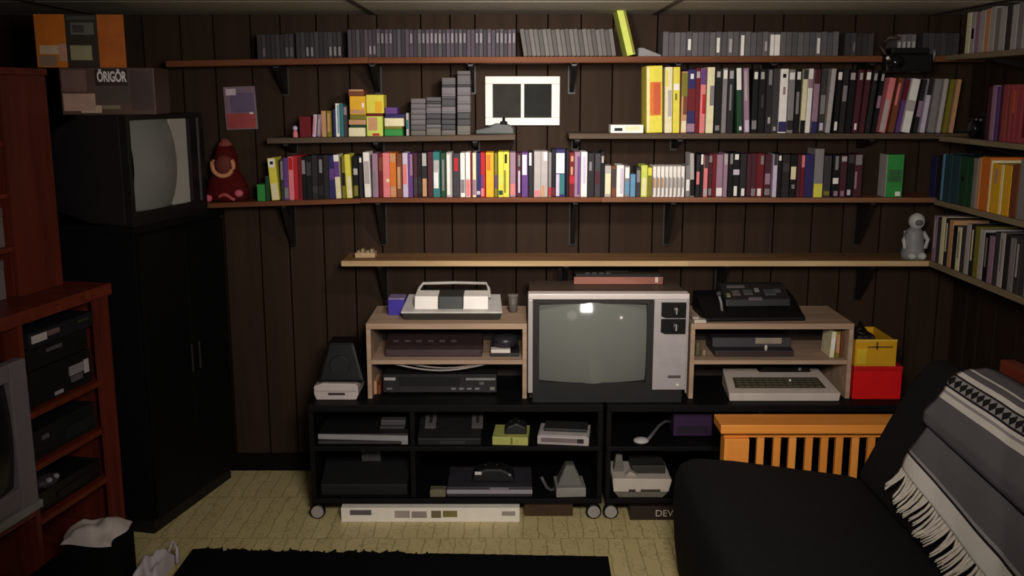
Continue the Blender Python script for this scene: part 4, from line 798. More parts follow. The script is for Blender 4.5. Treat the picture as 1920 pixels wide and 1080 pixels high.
# white keyboard computer
z = ZU; Yk = 4.0; x0, x1 = X(1366, Yk, z), X(1576, Yk, z); hw = (x1 - x0) / 2
t = thing('keyboard_computer', 'white keyboard computer on the lower level of right unit', 'computer', ((x0 + x1) / 2, Yk, z + 0.0003))
MB().add([(-hw * .98, 0.004, 0), (hw * .98, 0.004, 0), (hw * .9, 0.25, 0), (-hw * .9, 0.25, 0), (-hw, 0, 0.035), (hw, 0, 0.035), (hw * .9, 0.25, 0.075), (-hw * .9, 0.25, 0.075)],
         [(0, 3, 2, 1), (4, 5, 6, 7), (0, 1, 5, 4), (1, 2, 6, 5), (2, 3, 7, 6), (3, 0, 4, 7)]).build('case', M((206, 192, 180), 0.45, 0.05), t, bevel=0.004)
def kz(y): return 0.035 + 0.16 * y
MB().add([(-hw * .84, 0.05, kz(.05)), (hw * .8, 0.05, kz(.05)), (hw * .76, 0.15, kz(.15)), (-hw * .8, 0.15, kz(.15)), (-hw * .84, 0.05, kz(.05) + .002), (hw * .8, 0.05, kz(.05) + .002), (hw * .76, 0.15, kz(.15) + .002), (-hw * .8, 0.15, kz(.15) + .002)],
         [(0, 3, 2, 1), (4, 5, 6, 7), (0, 1, 5, 4), (1, 2, 6, 5), (2, 3, 7, 6), (3, 0, 4, 7)]).build('key_well', M((70, 66, 48)), t)
for r_ in range(4):
    for k in range(12):
        xx = -hw * .78 + k * hw * 1.52 / 12; yy = 0.058 + r_ * 0.023
        B(xx, xx + hw * 0.11, yy, yy + 0.018, kz(yy) + 0.001, kz(yy) + 0.008).build('key', M((74, 70, 54)), t)
MB().ball((hw * .2, 0.1, kz(.1) + 0.012), 0.006).build('marker', WHITE, t, smooth=True)
t = thing('game_controller', 'black controller lying on the back of the keyboard computer', 'controller', (X(1470, 4.19, .6), 4.19, z + 0.0755))
MB().prism([(-0.11, 0), (0.12, 0), (0.11, 0.018), (-0.08, 0.022)], 0, 0.06, 'y').build('body', BLACK, t, bevel=0.004)
MB().ball((0.07, 0.004, 0.012), 0.009).build('button', GREY, t, smooth=True)
# black control deck on top of the right unit
z = zt + 0.0004; Yd = 4.08; x0, x1 = X(1322, Yd, z), X(1512, Yd, z); hw = (x1 - x0) / 2
t = thing('control_deck', 'black control deck with silver buttons on top of right unit', 'console', ((x0 + x1) / 2, Yd, z), math.radians(3))
MB().prism([(0, 0), (0.25, 0), (0.25, 0.09), (0.16, 0.075), (0.04, 0.028), (0, 0.016)], -hw, hw, 'x').build('base', BLACK, t, bevel=0.006)
MB().prism([(0.08, 0.048), (0.24, 0.09), (0.24, 0.125), (0.2, 0.125), (0.09, 0.078)], -hw * .5, hw * .82, 'x').build('raised_panel', M((30, 29, 29)), t, bevel=0.006)
def dk(u, s, w_, d, c, nm='button'):
    yy = 0.095 + s * 0.1; zz_ = 0.08 + s * 0.043
    MB().prism([(yy, zz_ - 0.004), (yy + d, zz_ + d * .43 - 0.004), (yy + d, zz_ + d * .43 + 0.006), (yy, zz_ + 0.006)], hw * u - w_ / 2, hw * u + w_ / 2, 'x').build(nm, M(tuple(int(v * 0.78) for v in c), 0.5), t, bevel=0.0015)
for u, s, w_, d, c in ((-.42, .1, .016, .02, (150, 140, 104)), (-.25, .2, .035, .03, (104, 96, 92)), (.0, .25, .04, .03, (84, 86, 80)), (.2, .45, .02, .02, (150, 146, 140)), (.45, .2, .05, .035, (78, 82, 80)), (.62, .4, .03, .02, (84, 88, 86)), (.1, -.1, .06, .012, (112, 102, 106)), (-.2, .75, .08, .012, (96, 94, 90))): dk(u, s, w_, d, c)
MB().tube([(-hw * .6, 0.06, 0.03), (-hw * .62, 0.07, 0.07), (-hw * .66, 0.08, 0.1)], 0.006).build('joystick', GREY, t, smooth=True)
MB().ball((-hw * .66, 0.08, 0.105), 0.012).build('joystick_ball', M((60, 56, 60)), t, smooth=True)
t = thing('plug_adapter', 'small white adapter on the front corner of right unit', 'adapter', (X(1310, YU0 + .02, z), YU0 + 0.005, z))
B(-0.022, 0.03, 0, 0.04, 0, 0.014).build('block', M((196, 184, 166)), t, bevel=0.003); B(-0.028, 0.0, 0.01, 0.05, 0.014, 0.026).build('plug', M((170, 158, 142)), t, bevel=0.003)

# ------------------------------------------------------------------ yellow crate on red box
Yr = 4.03; z = ZU; x0, x1 = X(1598, Yr, z), X(1688, Yr, z); hw = (x1 - x0) / 2
t = thing('storage_box', 'bright red box under the yellow crate', 'box', ((x0 + x1) / 2, Yr, z + 0.0003)); hr = Z(687, Yr) - z
B(-hw, hw, 0, 0.3, 0, hr - 0.022).build('body', M((214, 10, 14), 0.5, 0.05), t, bevel=0.003)
B(-hw - .001, hw + .001, -0.002, 0.302, hr - 0.0215, hr).build('lid', M((190, 10, 14), 0.5, 0.05), t, bevel=0.003)
z2 = z + hr + 0.001; x0, x1 = X(1602, Yr, z2), X(1679, Yr, z2); hw = (x1 - x0) / 2; hy = Z(640, Yr) - z2
t = thing('crate', 'open yellow crate of cables on the red box', 'crate', ((x0 + x1) / 2, Yr, z2))
YL = M((204, 150, 22), 0.5, 0.06)
B(-hw, hw, 0, 0.27, 0, 0.006).build('bottom', YL, t)
B(-hw, hw, 0, 0.006, 0.0062, hy).build('front_wall', YL, t, bevel=0.001); B(-hw, hw, 0.264, 0.27, 0.0062, hy).build('back_wall', YL, t)
for s in (-1, 1): B(min(s * hw, s * (hw - .006)), max(s * hw, s * (hw - .006)), 0.0062, 0.2638, 0.0062, hy).build('side_wall', YL, t)
B(-hw, hw, -0.002, 0.004, hy, hy + 0.008).build('rim', M((214, 176, 60)), t)
B(-hw * .4, hw * .8, -0.0012, 0.002, hy * .74, hy * .8).build('print_line', M((110, 74, 20)), t); B(hw * .0, hw * .08, -0.0012, 0.002, hy * .66, hy * .98).build('print_line', M((96, 64, 20)), t)
B(-hw * .9, -hw * .45, -0.0012, 0.002, hy * .1, hy * .7).build('label_patch', M((212, 176, 40)), t)
t = thing('cable', 'tangle of dark cable heaped in the yellow crate', 'cable', ((x0 + x1) / 2, Yr + 0.05, z2 + 0.007))
pts = []
for k in range(60):
    a_ = k * 0.8; pts.append((-0.02 + 0.042 * math.cos(a_) * (0.7 + .3 * math.sin(k)), 0.08 + 0.075 * math.sin(a_ * 0.9), 0.012 + k * 0.0022 + 0.006 * math.sin(k * 2.1)))
MB().tube(pts, 0.007, 6).build('coil', M((30, 22, 22)), t, smooth=True)
B(-0.055, 0.02, 0.02, 0.14, 0.004, 0.108).build('adapter_block', M((34, 24, 22)), t, bevel=0.006)

# ------------------------------------------------------------------ things on the stands
zmS, zlS = 0.3265, 0.0925
Ya = 3.965
def cons(px0, px1, Y, z, name, label, cat, rot=0.0):
    x0, x1 = X(px0, Y, z), X(px1, Y, z)
    return thing(name, label, cat, ((x0 + x1) / 2, Y, z + 0.0003), rot), (x1 - x0) / 2
t, hw = cons(597, 765, Ya, zmS, 'disc_player', 'black player with bright silver front edge on the stand', 'disc player')
B(-hw, hw, 0.006, 0.26, 0.006, 0.05).build('body', M((24, 23, 24)), t, bevel=0.003)
MB().add([(-hw, 0, 0.028), (hw, 0, 0.018), (hw, 0.006, 0.018), (-hw, 0.006, 0.028), (-hw, 0, 0.049), (hw, 0, 0.042), (hw, 0.006, 0.042), (-hw, 0.006, 0.049)], [(0, 3, 2, 1), (4, 5, 6, 7), (0, 1, 5, 4), (1, 2, 6, 5), (2, 3, 7, 6), (3, 0, 4, 7)]).build('silver_edge', SILVER, t)
B(hw * .86, hw, -0.001, 0.005, 0.004, 0.018).build('jack_panel', M((140, 136, 136)), t)
B(-hw, hw, 0.001, 0.006, 0.006, 0.018).build('lower_face', M((60, 57, 58)), t)
for s in (-1, 1): B(s * hw * .8 - .012, s * hw * .8 + .012, 0.02, 0.05, 0, 0.006).build('foot', BLACK, t)
t, hw = cons(712, 760, Ya + 0.06, zmS + 0.0505, 'small_box', 'two small dark grey boxes piled on the player', 'box')
t['label'] = 'small dark grey tiered box on the silver edged player'
B(-hw, hw * .95, 0, 0.05, 0, 0.012).build('lower_tier', M((58, 56, 58)), t, bevel=0.002); B(-hw * .95, hw, 0.012, 0.06, 0.0125, 0.036).build('upper_tier', M((74, 72, 74)), t, bevel=0.004)
t, hw = cons(783, 902, Ya, zmS, 'game_console', 'black console with two grey square pads on the stand', 'console')
MB().prism([(0, 0), (0.26, 0), (0.26, 0.1), (0.2, 0.105), (0.05, 0.05), (0, 0.03)], -hw, hw, 'x').build('body', M((26, 25, 26)), t, bevel=0.004)
for u in (-.80, .70):
    MB().prism([(0.06, 0.052), (0.17, 0.0925), (0.168, 0.1), (0.058, 0.06)], hw * u - 0.022 + .02, hw * u + 0.026 + .02, 'x').build('control_pad', M((86, 82, 82)), t, bevel=0.002)
    MB().prism([(0.085, 0.068), (0.14, 0.088), (0.138, 0.095), (0.083, 0.075)], hw * u - 0.004 + .02, hw * u + 0.010 + .02, 'x').build('pad_key', M((40, 38, 38)), t)
B(-hw * .3, hw * .5, -0.0015, 0.002, 0.006, 0.02).build('front_badge', M((46, 44, 46)), t)
t, hw = cons(923, 990, Ya, zmS, 'small_box', 'yellow green box with black gadget on it on the stand', 'box', math.radians(-4))
B(-hw, hw, 0, 0.16, 0, 0.036).build('carton', M((176, 176, 96)), t, bevel=0.002); B(hw * .02, hw * .14, -0.001, 0.002, 0.004, 0.034).build('seam', M((120, 118, 60)), t)
t['label'] = 'yellow green flat box on the stand below the television'
t2 = thing('game_controller', 'black gamepad resting on the yellow green box', 'controller', t.location + Vector((0.008, 0.03, 0.0367)))
MB().prism([(-0.035, 0), (0.065, 0), (0.06, 0.03), (0.02, 0.05), (-0.02, 0.035)], 0, 0.09, 'y').build('body', M((30, 32, 28)), t2, bevel=0.008)
for k in range(2): MB().lathe([(0.012, 0), (0.012, 0.012), (0.006, 0.016)], 12, (-0.005 + k * 0.035, 0.04, 0.038 + 0.002 * k)).build('thumb_stick', BLACK, t2, smooth=True)
t, hw = cons(1007, 1104, Ya, zmS, 'game_console', 'light grey flat console turned askew on the stand', 'console', math.radians(-7))
B(-hw, hw, 0, 0.17, 0, 0.038).build('body', M((176, 166, 164), 0.45, 0.05), t, bevel=0.004)
B(-hw * .85, hw * .8, -0.002, 0.003, 0.012, 0.03).build('front_recess', M((120, 104, 104)), t); B(hw * .55, hw * .8, -0.003, 0.003, 0.012, 0.03).build('port', M((40, 34, 36)), t)
B(-hw * .8, hw * .9, 0.06, 0.165, 0.038, 0.052).build('dark_lid', M((44, 44, 42)), t, bevel=0.005)
B(-hw * .9, hw * .9, 0.008, 0.05, 0.038, 0.0405).build('top_strip', M((190, 180, 176)), t)
# cable with white controller on second stand
t, hw = cons(1183, 1232, Ya, zmS, 'game_controller', 'white controller trailing a grey cord on the second stand', 'controller')
MB().ball((-0.01, 0.02, 0.014), 0.034, 0.03, 0.014).build('shell', M((190, 184, 180), 0.4), t, smooth=True)
MB().tube([(0.02, 0.03, 0.014), (0.045, 0.06, 0.03), (0.075, 0.1, 0.05), (0.11, 0.15, 0.055), (0.15, 0.18, 0.04)], 0.008, 8, 0.005).build('cord', M((84, 80, 82)), t, smooth=True)
t, hw = cons(1262, 1335, Ya + 0.1, zmS, 'game_console', 'dark purple cube console deep on the second stand', 'console')
B(-hw, hw, 0, 0.15, 0.004, 0.105).build('body', M((52, 26, 62)), t, bevel=0.006); MB().lathe([(0.045, 0.105), (0.05, 0.108), (0.03, 0.112)], 20, (0, 0.075, 0)).build('disc_lid', M((60, 32, 70)), t, smooth=True)
B(-hw * .8, hw * .8, -0.002, 0.003, 0.02, 0.05).build('port_panel', M((34, 20, 40)), t); B(-hw * .7, hw * .7, 0.02, 0.12, 0, 0.004).build('foot', BLACK, t)
# lower level
t, hw = cons(602, 764, Ya + 0.02, zlS, 'disc_player', 'large black player on the bottom board with grey cartridge', 'disc player')
t['label'] = 'large black console with grey cartridge on the bottom board'
MB().prism([(0, 0), (0.28, 0), (0.28, 0.11), (0.12, 0.11), (0.02, 0.06), (0, 0.05)], -hw, hw, 'x').build('body', M((20, 20, 21)), t, bevel=0.004)
cx = X(694, Ya + .1, .22) - t.location.x
c_ = B(cx - 0.042, cx + 0.042, 0.11, 0.128, 0.112, 0.172).build('cartridge', M((62, 60, 60)), t, bevel=0.003)
for s in (-1, 1): B(cx + s * 0.034 - 0.006, cx + s * 0.034 + 0.006, 0.107, 0.111, 0.156, 0.168).build('label_corner', M((150, 146, 144)), c_)
t, hw = cons(806, 836, Ya, zlS, 'small_box', 'little beige block beside the slim console', 'box')
B(-hw, hw, 0, 0.05, 0, 0.032).build('block', M((112, 104, 84)), t, bevel=0.004); B(-hw * .6, hw * .6, 0.005, 0.04, 0.032, 0.036).build('cap', M((98, 92, 74)), t)
t, hw = cons(838, 998, Ya, zlS, 'game_console', 'slim dark console with lilac silver front edge', 'console')
B(-hw, hw, 0.004, 0.24, 0.0, 0.045).build('body', M((52, 50, 56)), t, bevel=0.004)
B(-hw, hw, 0, 0.0042, 0.016, 0.034).build('silver_edge', M((150, 142, 152), 0.35, 0.05), t)
B(0.0, hw * .45, -0.0015, 0.003, 0.034, 0.045).build('disc_slot', M((120, 114, 122)), t)
t2 = thing('game_controller', 'black gamepad with white tips on the slim console', 'controller', t.location + Vector((0.01, 0.05, 0.0458)))
MB().prism([(-0.09, 0), (-0.02, 0.0), (0.03, 0.0), (0.1, 0), (0.085, 0.04), (0.04, 0.062), (-0.03, 0.062), (-0.075, 0.045)], 0, 0.09, 'y').build('body', M((24, 24, 26)), t2, bevel=0.010)
B(-0.075, -0.045, -0.003, 0.004, 0.036, 0.05).build('trigger', M((210, 206, 204)), t2, bevel=0.002); B(0.07, 0.082, -0.003, 0.004, 0.032, 0.04).build('trigger', M((150, 146, 150)), t2, bevel=0.002)
for k in range(2): MB().lathe([(0.014, 0), (0.014, 0.01), (0.008, 0.014)], 12, (-0.03 + k * 0.05, 0.045, 0.06)).build('thumb_stick', BLACK, t2, smooth=True)
t, hw = cons(1043, 1099, Ya, zlS, 'wedge_gadget', 'grey wedge shaped gadget on the bottom board', 'gadget', math.radians(3))
B(-hw, hw, 0, 0.14, 0, 0.042).build('base', M((140, 136, 130)), t, bevel=0.004)
MB().add([(-hw * .95, 0.02, 0.0425), (hw * .9, 0.02, 0.0425), (hw * .8, 0.13, 0.0425), (-hw * .8, 0.13, 0.0425), (-hw * .25, 0.07, 0.12), (hw * .3, 0.07, 0.12), (hw * .3, 0.12, 0.12), (-hw * .25, 0.12, 0.12)], [(0, 3, 2, 1), (4, 5, 6, 7), (0, 1, 5, 4), (1, 2, 6, 5), (2, 3, 7, 6), (3, 0, 4, 7)]).build('wedge', M((90, 88, 78)), t, bevel=0.006)
t, hw = cons(1148, 1259, Ya, zlS, 'game_console', 'white console with rounded bottom and controller ports', 'console')
MB().prism([(-hw * .78, 0), (hw * .7, 0), (hw * .86, 0.022), (hw * .88, 0.024), (-hw * .92, 0.024), (-hw * .9, 0.018)], 0.0, 0.2, 'y').build('lower_shell', M((104, 100, 88)), t, bevel=0.003)
MB().prism([(-hw * .96, 0.0245), (hw * .9, 0.0245), (hw, 0.075), (hw * .98, 0.082), (-hw * .98, 0.085), (-hw, 0.078)], 0.0, 0.21, 'y').build('upper_shell', M((196, 184, 172), 0.45, 0.05), t, bevel=0.004)
B(-hw * .45, -hw * .22, -0.002, 0.003, 0.0255, 0.036).build('port', M((52, 48, 44)), t); B(-hw * .05, hw * .62, -0.002, 0.003, 0.0255, 0.036).build('port', M((60, 56, 50)), t)
B(-hw * .3, hw * .85, 0.06, 0.2, 0.083, 0.12).build('cartridge', M((48, 46, 42)), t, bevel=0.004)
MB().prism([(-hw * .9, 0.084), (-hw * .55, 0.084), (-hw * .62, 0.16), (-hw * .82, 0.165)], 0.08, 0.13, 'y').build('side_fin', M((110, 104, 96)), t, bevel=0.003)
MB().prism([(-hw * .55, 0.084), (-hw * .1, 0.084), (-hw * .38, 0.105)], 0.03, 0.07, 'y').build('top_wedge', M((170, 160, 148)), t, bevel=0.003)
t = thing('cable', 'short grey cord end curled beside the slim console', 'cable', (X(1020, Ya + .05, .15), Ya + 0.05, zlS + 0.004))
MB().tube([(-0.012, 0.0, 0.07), (0.0, 0, 0.045), (0.012, 0, 0.02), (0.03, 0.01, 0.004), (0.05, 0.03, 0.003)], 0.007, 8).build('cord', M((84, 82, 84)), t, smooth=True)

# ------------------------------------------------------------------ black corner cabinet, CRT and boxes on the left
NC, FC = Vector((-1.45, 3.79, 0)), Vector((-1.30, 4.42, 0))
d_ = (FC - NC); wid = d_.length; ang = math.atan2(d_.y, d_.x)          # local x along the front, local -y faces the room
t = thing('cabinet', 'tall black cabinet in the corner under the small television', 'cabinet', NC, ang)
ZC = 1.28
B(0, wid, 0.018, 0.40, 0.06, ZC - 0.03).build('body', BLACKW, t, bevel=0.003)
B(-0.005, wid + 0.005, 0.0, 0.41, ZC - 0.0295, ZC).build('top', BLACKW, t, bevel=0.003)
B(0.01, wid - 0.01, 0.03, 0.39, 0, 0.0595).build('plinth', M((16, 15, 18)), t)
for k in range(2):
    dd = B(wid * (k * .5) + 0.004, wid * (k * .5 + .5) - 0.004, 0.0, 0.0175, 0.07, ZC - 0.04).build('door', BLACKW, t, bevel=0.002)
    xx = wid * .5 + (0.03 if k else -0.03); MB().tube([(xx, -0.02, 0.62), (xx, -0.02, 0.74)], 0.005).build('handle', M((40, 38, 40), 0.35), dd)
# CRT on it
tw, thh = 0.545, 0.425
P0 = NC + d_.normalized() * (-0.03) + Vector((math.sin(ang), -math.cos(ang), 0)) * 0.005
t = thing('television', 'small black tube television with silver strip on the corner cabinet', 'television', (P0.x, P0.y, ZC + 0.0005), ang)
MB().prism([(0.03, 0.0), (0.2, 0.01), (0.39, 0.07), (0.39, thh - 0.1), (0.22, thh), (0.03, thh)], 0.004, tw - 0.004, 'x').build('cabinet', M((22, 18, 20)), t, bevel=0.008)
u = lambda f: tw * f
zs0, zs1 = 0.055, thh - 0.02
for x0, x1, z0, z1 in ((0, u(.045), 0, thh), (u(.045), tw, 0, zs0), (u(.045), tw, zs1, thh), (u(.80), u(.90), zs0, zs1), (u(.94), tw, zs0, zs1)):
    B(x0, x1, 0, 0.03, z0, z1).build('front_frame', M((20, 19, 20), 0.4), t, bevel=0.002)
B(u(.90), u(.94), 0.004, 0.03, zs0, zs1).build('grey_strip', M((84, 78, 80)), t)
B(u(.58), u(.80), 0.016, 0.03, zs0, zs1).build('silver_strip', M((168, 162, 152), 0.5, 0.05), t)
tube_face(u(.54), zs1 - zs0, 0.50, u(.045) + u(.54) / 2, (zs0 + zs1) / 2, 0.029).build('screen', glass((122, 122, 116), 0.3, 0.3), t, smooth=True)
# boxes on top of it
zb1 = ZC + thh + 0.001
cen = P(205, 160, 3.86)
t = thing('game_box', 'brown photo box with white lettering on the small television', 'box', (X(203, 3.83, 1.78), 3.83, zb1), math.radians(6))
hw = (X(288, 3.83, 1.78) - X(118, 3.83, 1.78)) / 2; bh = Z(127, 3.83) - zb1
B(-hw, hw, 0, 0.24, 0, bh).build('carton', M((84, 60, 50), 0.5), t, bevel=0.002)
for u0, u1, f0, f1, c in ((0.02, 0.36, 0.08, 0.45, (176, 140, 126)), (0.2, 0.42, 0.04, 0.2, (190, 164, 140)), (0.02, 0.28, 0.5, 0.95, (112, 84, 76)), (0.37, 0.72, 0.25, 0.6, (70, 60, 54)), (0.37, 0.72, 0.62, 0.98, (40, 30, 28)), (0.74, 0.98, 0.1, 0.95, (66, 48, 48)), (0.76, 0.84, 0.25, 0.75, (150, 128, 116)), (0.42, 0.62, 0.12, 0.2, (120, 112, 86)), (0.93, 0.98, 0.35, 0.6, (120, 96, 98))):
    B(hw * (2 * u0 - 1), hw * (2 * u1 - 1), -0.0008 - 0.0002 * f1, 0.002, bh * f0, bh * f1).build('print_block', M(c, 0.5), t)
text('lettering', 'ÖRIGÖR', 0.042, M((222, 206, 204)), t, (hw * 0.1, -0.0018, bh * 0.80), bold=0.0014, scale=(0.66, 1.25, 1))
zb2 = zb1 + bh + 0.001
t = thing('game_box', 'orange and black box topping the pile on the small television', 'box', (X(152, 3.84, 1.95), 3.84, zb2), math.radians(5))
hw = (X(234, 3.84, 1.95) - X(72, 3.84, 1.95)) / 2; bh = min(Z(27, 3.84) - zb2, CEIL - zb2 - 0.012)
B(-hw, hw, 0, 0.24, 0, bh).build('carton', M((46, 38, 30), 0.5), t, bevel=0.002)
for u0, u1, f0, f1, c in ((0.0, 0.34, 0.0, 1.0, (198, 108, 22)), (0.7, 1.0, 0.0, 1.0, (176, 92, 22)), (0.04, 0.25, 0.25, 0.42, (196, 168, 140)), (0.02, 0.22, 0.02, 0.23, (132, 108, 84)), (0.25, 0.34, 0.12, 0.45, (186, 140, 116)), (0.38, 0.62, 0.14, 0.42, (150, 140, 108)), (0.4, 0.66, 0.62, 0.85, (96, 92, 84)), (0.36, 0.68, 0.9, 0.97, (70, 66, 62)), (0.42, 0.55, 0.66, 0.8, (60, 56, 52))):
    B(hw * (2 * u0 - 1), hw * (2 * u1 - 1), -0.0008 - 0.0004 * (1 - f1 + f0), 0.002, bh * f0, bh * f1).build('print_block', M(c, 0.5), t)

# ------------------------------------------------------------------ mahogany entertainment cabinet at far left
FA = Vector((-1.565, 3.745, 0)); ang2 = math.radians(90 + 10) - math.pi   # local +x runs from the far corner towards the camera
dirc = Vector((-math.sin(math.radians(10.2)), -math.cos(math.radians(10.2)), 0))
ang2 = math.atan2(dirc.y, dirc.x)
LEN = 1.55; DEP = 0.52; ZL = 1.066
t = thing('entertainment_cabinet', 'mahogany entertainment cabinet with open shelves and a hutch', 'cabinet', FA, ang2)
# in this frame the room lies at +y and the wall at -y
def cb(x0, x1, y0, y1, z0, z1, nm, m=MAHOG, bv=0.003): return B(x0, x1, y0, y1, z0, z1).build(nm, m, t, bevel=bv)
cb(-0.01, LEN, -DEP, 0.012, ZL - 0.045, ZL, 'counter_top')
cb(0, 0.022, -DEP, 0.0, 0, ZL - 0.0455, 'side_panel', MAHOGZ)
cb(LEN - 0.022, LEN, -DEP, 0.0, 0, ZL - 0.0455, 'side_panel', MAHOGZ)
cb(0.022, 0.085, -0.02, 0.0, 0.1, ZL - 0.0455, 'stile', MAHOGZ, 0.002)
cb(0.50, 0.525, -DEP + 0.02, -0.005, 0.1, ZL - 0.0455, 'divider', MAHOGZ, 0.002)
cb(0.022, LEN - 0.022, -DEP + 0.02, -0.015, 0.0, 0.0995, 'plinth')
for z_ in (0.31, 0.51, 0.70): cb(0.022, 0.50, -DEP + 0.02, -0.004, z_ - 0.02, z_, 'component_shelf')
cb(0.525, LEN - 0.022, -DEP + 0.02, 0.0, 0.34, 0.385, 'television_shelf')
B(0.022, LEN - 0.022, -DEP + 0.001, -DEP + 0.012, 0.1, ZL - 0.05).build('back_panel', M((40, 18, 14)), t)
HS = -0.15
cb(0.05, 0.30, HS - 0.02, HS, ZL + 0.0005, 1.85, 'hutch_door', MAHOGZ)
cb(0.05, 0.07, -DEP, HS - 0.0205, ZL + 0.0005, 1.85, 'hutch_side', MAHOGZ)
cb(0.28, 0.30, -DEP, HS - 0.0205, ZL + 0.0005, 1.85, 'hutch_side', MAHOGZ)
cb(LEN - 0.06, LEN - 0.04, -DEP, HS, ZL + 0.0005, 1.85, 'hutch_side', MAHOGZ)
cb(0.045, LEN - 0.035, -DEP, HS + 0.005, 1.8505, 1.875, 'hutch_top')
for z_ in (1.25, 1.44, 1.62): cb(0.30, LEN - 0.06, -DEP + 0.01, HS - 0.01, z_ - 0.018, z_, 'hutch_shelf')
B(0.30, LEN - 0.06, -DEP + 0.0005, -DEP + 0.009, ZL + 0.001, 1.85).build('hutch_back', M((40, 20, 16)), t)
def w2(x, y, z_): 
    r = Matrix.Rotation(ang2, 4, 'Z') @ Vector((x, y, 0)); return (FA.x + r.x, FA.y + r.y, z_)
# things on the hutch shelves: pale grey boxes
for i, (x0, z_, h, c, ll) in enumerate(((0.315, 1.6205, 0.16, (112, 98, 96), 'grey carton on the topmost hutch shelf'), (0.315, 1.4405, 0.145, (120, 106, 104), 'grey carton on the second hutch shelf'), (0.315, 1.2505, 0.14, (128, 112, 112), 'grey carton on the third hutch shelf'), (0.335, 1.0667, 0.14, (128, 116, 120), 'pale carton standing on the counter under the hutch'))):
    q = thing('storage_box', ll, 'box', w2(x0, HS - 0.03, z_), ang2)
    B(0, 0.3, -0.2, 0, 0, h - 0.03).build('carton', M(c), q, bevel=0.003); B(-0.001, 0.301, -0.201, 0.001, h - 0.0295, h).build('lid', M(tuple(v - 14 for v in c)), q, bevel=0.003)
# components
def comp(x0, x1, z_, h, label, cat, name, c=(22, 21, 22), face=None, deep=0.34, front=-0.03):
    q = thing(name, label, cat, w2(x0, front, z_ + 0.0005), ang2); w_ = x1 - x0
    B(0, w_, -deep, -0.006, 0.006, h).build('body', M(c), q, bevel=0.003); B(0, w_, -0.0058, 0, 0.006, h).build('face', M(tuple(int(v * 1.2) for v in c), 0.35), q)
    for xx in (0.03, w_ - 0.05): B(xx, xx + 0.02, -0.06, -0.03, 0, 0.006).build('foot', BLACK, q)
    for (a, b_, f0, f1, cc) in face or []: B(w_ * a, w_ * b_, -0.001, 0.004, h * f0, h * f1).build('button', M(cc, 0.4), q)
    return q
comp(0.1, 0.48, 0.70, 0.13, 'black receiver with bright buttons on the upper component shelf', 'receiver', 'receiver', face=[(0.05, 0.12, .35, .75, (190, 180, 182)), (0.14, 0.36, .45, .72, (150, 142, 146)), (0.16, 0.34, .25, .42, (96, 90, 96)), (0.48, 0.6, .1, .2, (170, 164, 168))])
comp(0.11, 0.46, 0.831, 0.085, 'black disc player stacked on the receiver', 'disc player', 'disc_player', face=[(0.45, 0.7, .6, .75, (90, 84, 88))])
comp(0.1, 0.48, 0.917, 0.06, 'slim black player just under the mahogany counter', 'disc player', 'disc_player', (26, 25, 30), face=[(0.55, 0.72, .5, .8, (120, 96, 92)), (0.74, 0.95, .35, .8, (206, 196, 192)), (0.1, 0.25, .6, .75, (60, 64, 48))], front=-0.005)
comp(0.1, 0.48, 0.51, 0.11, 'black deck on the second component shelf', 'tape deck', 'tape_deck', (24, 26, 28), face=[(0.75, 0.85, .6, .75, (100, 94, 96)), (0.1, 0.5, .2, .6, (32, 36, 36))])
comp(0.1, 0.48, 0.31, 0.08, 'low black unit on the third component shelf', 'tape deck', 'tape_deck', (16, 15, 16), face=[(0.3, 0.7, .3, .6, (24, 22, 24))])
q = thing('game_controller', 'grey controller with shiny buttons at the low shelf edge', 'controller', w2(0.40, 0.012, 0.3905), ang2)
MB().ball((0, -0.06, 0.024), 0.06, 0.04, 0.024).build('shell', M((54, 52, 56)), q, smooth=True)
for dx in (-0.02, 0.02): MB().ball((dx, -0.03, 0.036), 0.012, 0.012, 0.010).build('button', M((160, 152, 156), 0.3), q, smooth=True)
# large grey television in the bay
tw, thh = 0.74, 0.53
q = thing('television', 'large grey tube television in the mahogany cabinet bay', 'television', w2(0.545, 0.03, 0.3855), ang2)
GB_ = M((124, 115, 119), 0.45, 0.05)
def qf(x0, x1, z0, z1, y1=0.0, nm='front_frame', m=GB_, y0=-0.04): B(x0, x1, y0, y1, z0, z1).build(nm, m, q, bevel=0.006)
qf(0, 0.085, 0, thh); qf(tw - 0.085, tw, 0, thh); qf(0.085, tw - 0.085, thh - 0.06, thh); qf(0.085, tw - 0.085, 0.03, 0.10)
B(0.0, tw, -0.04, 0.015, -0.0, 0.028).build('lower_trim', M((140, 134, 132), 0.4), q, bevel=0.004)
MB().prism([(-0.041, 0.01), (-0.30, 0.03), (-0.44, 0.1), (-0.44, thh - 0.12), (-0.30, thh - 0.02), (-0.041, thh - 0.01)], 0.01, tw - 0.01, 'x').build('cabinet', M((46, 43, 45)), q, bevel=0.006)
sg = tube_face(tw - 0.16, thh - 0.15, 1.1, tw / 2, 0.10 + (thh - 0.16) / 2, 0)
sg.v = [(p[0], -0.03 - p[1] - 0.0, p[2]) for p in sg.v]
sg.build('screen', glass((34, 33, 35), 0.25, 0.3), q, smooth=True)
B(0.20, 0.27, 0.0, 0.004, 0.055, 0.07).build('badge', M((190, 180, 182), 0.4), q)

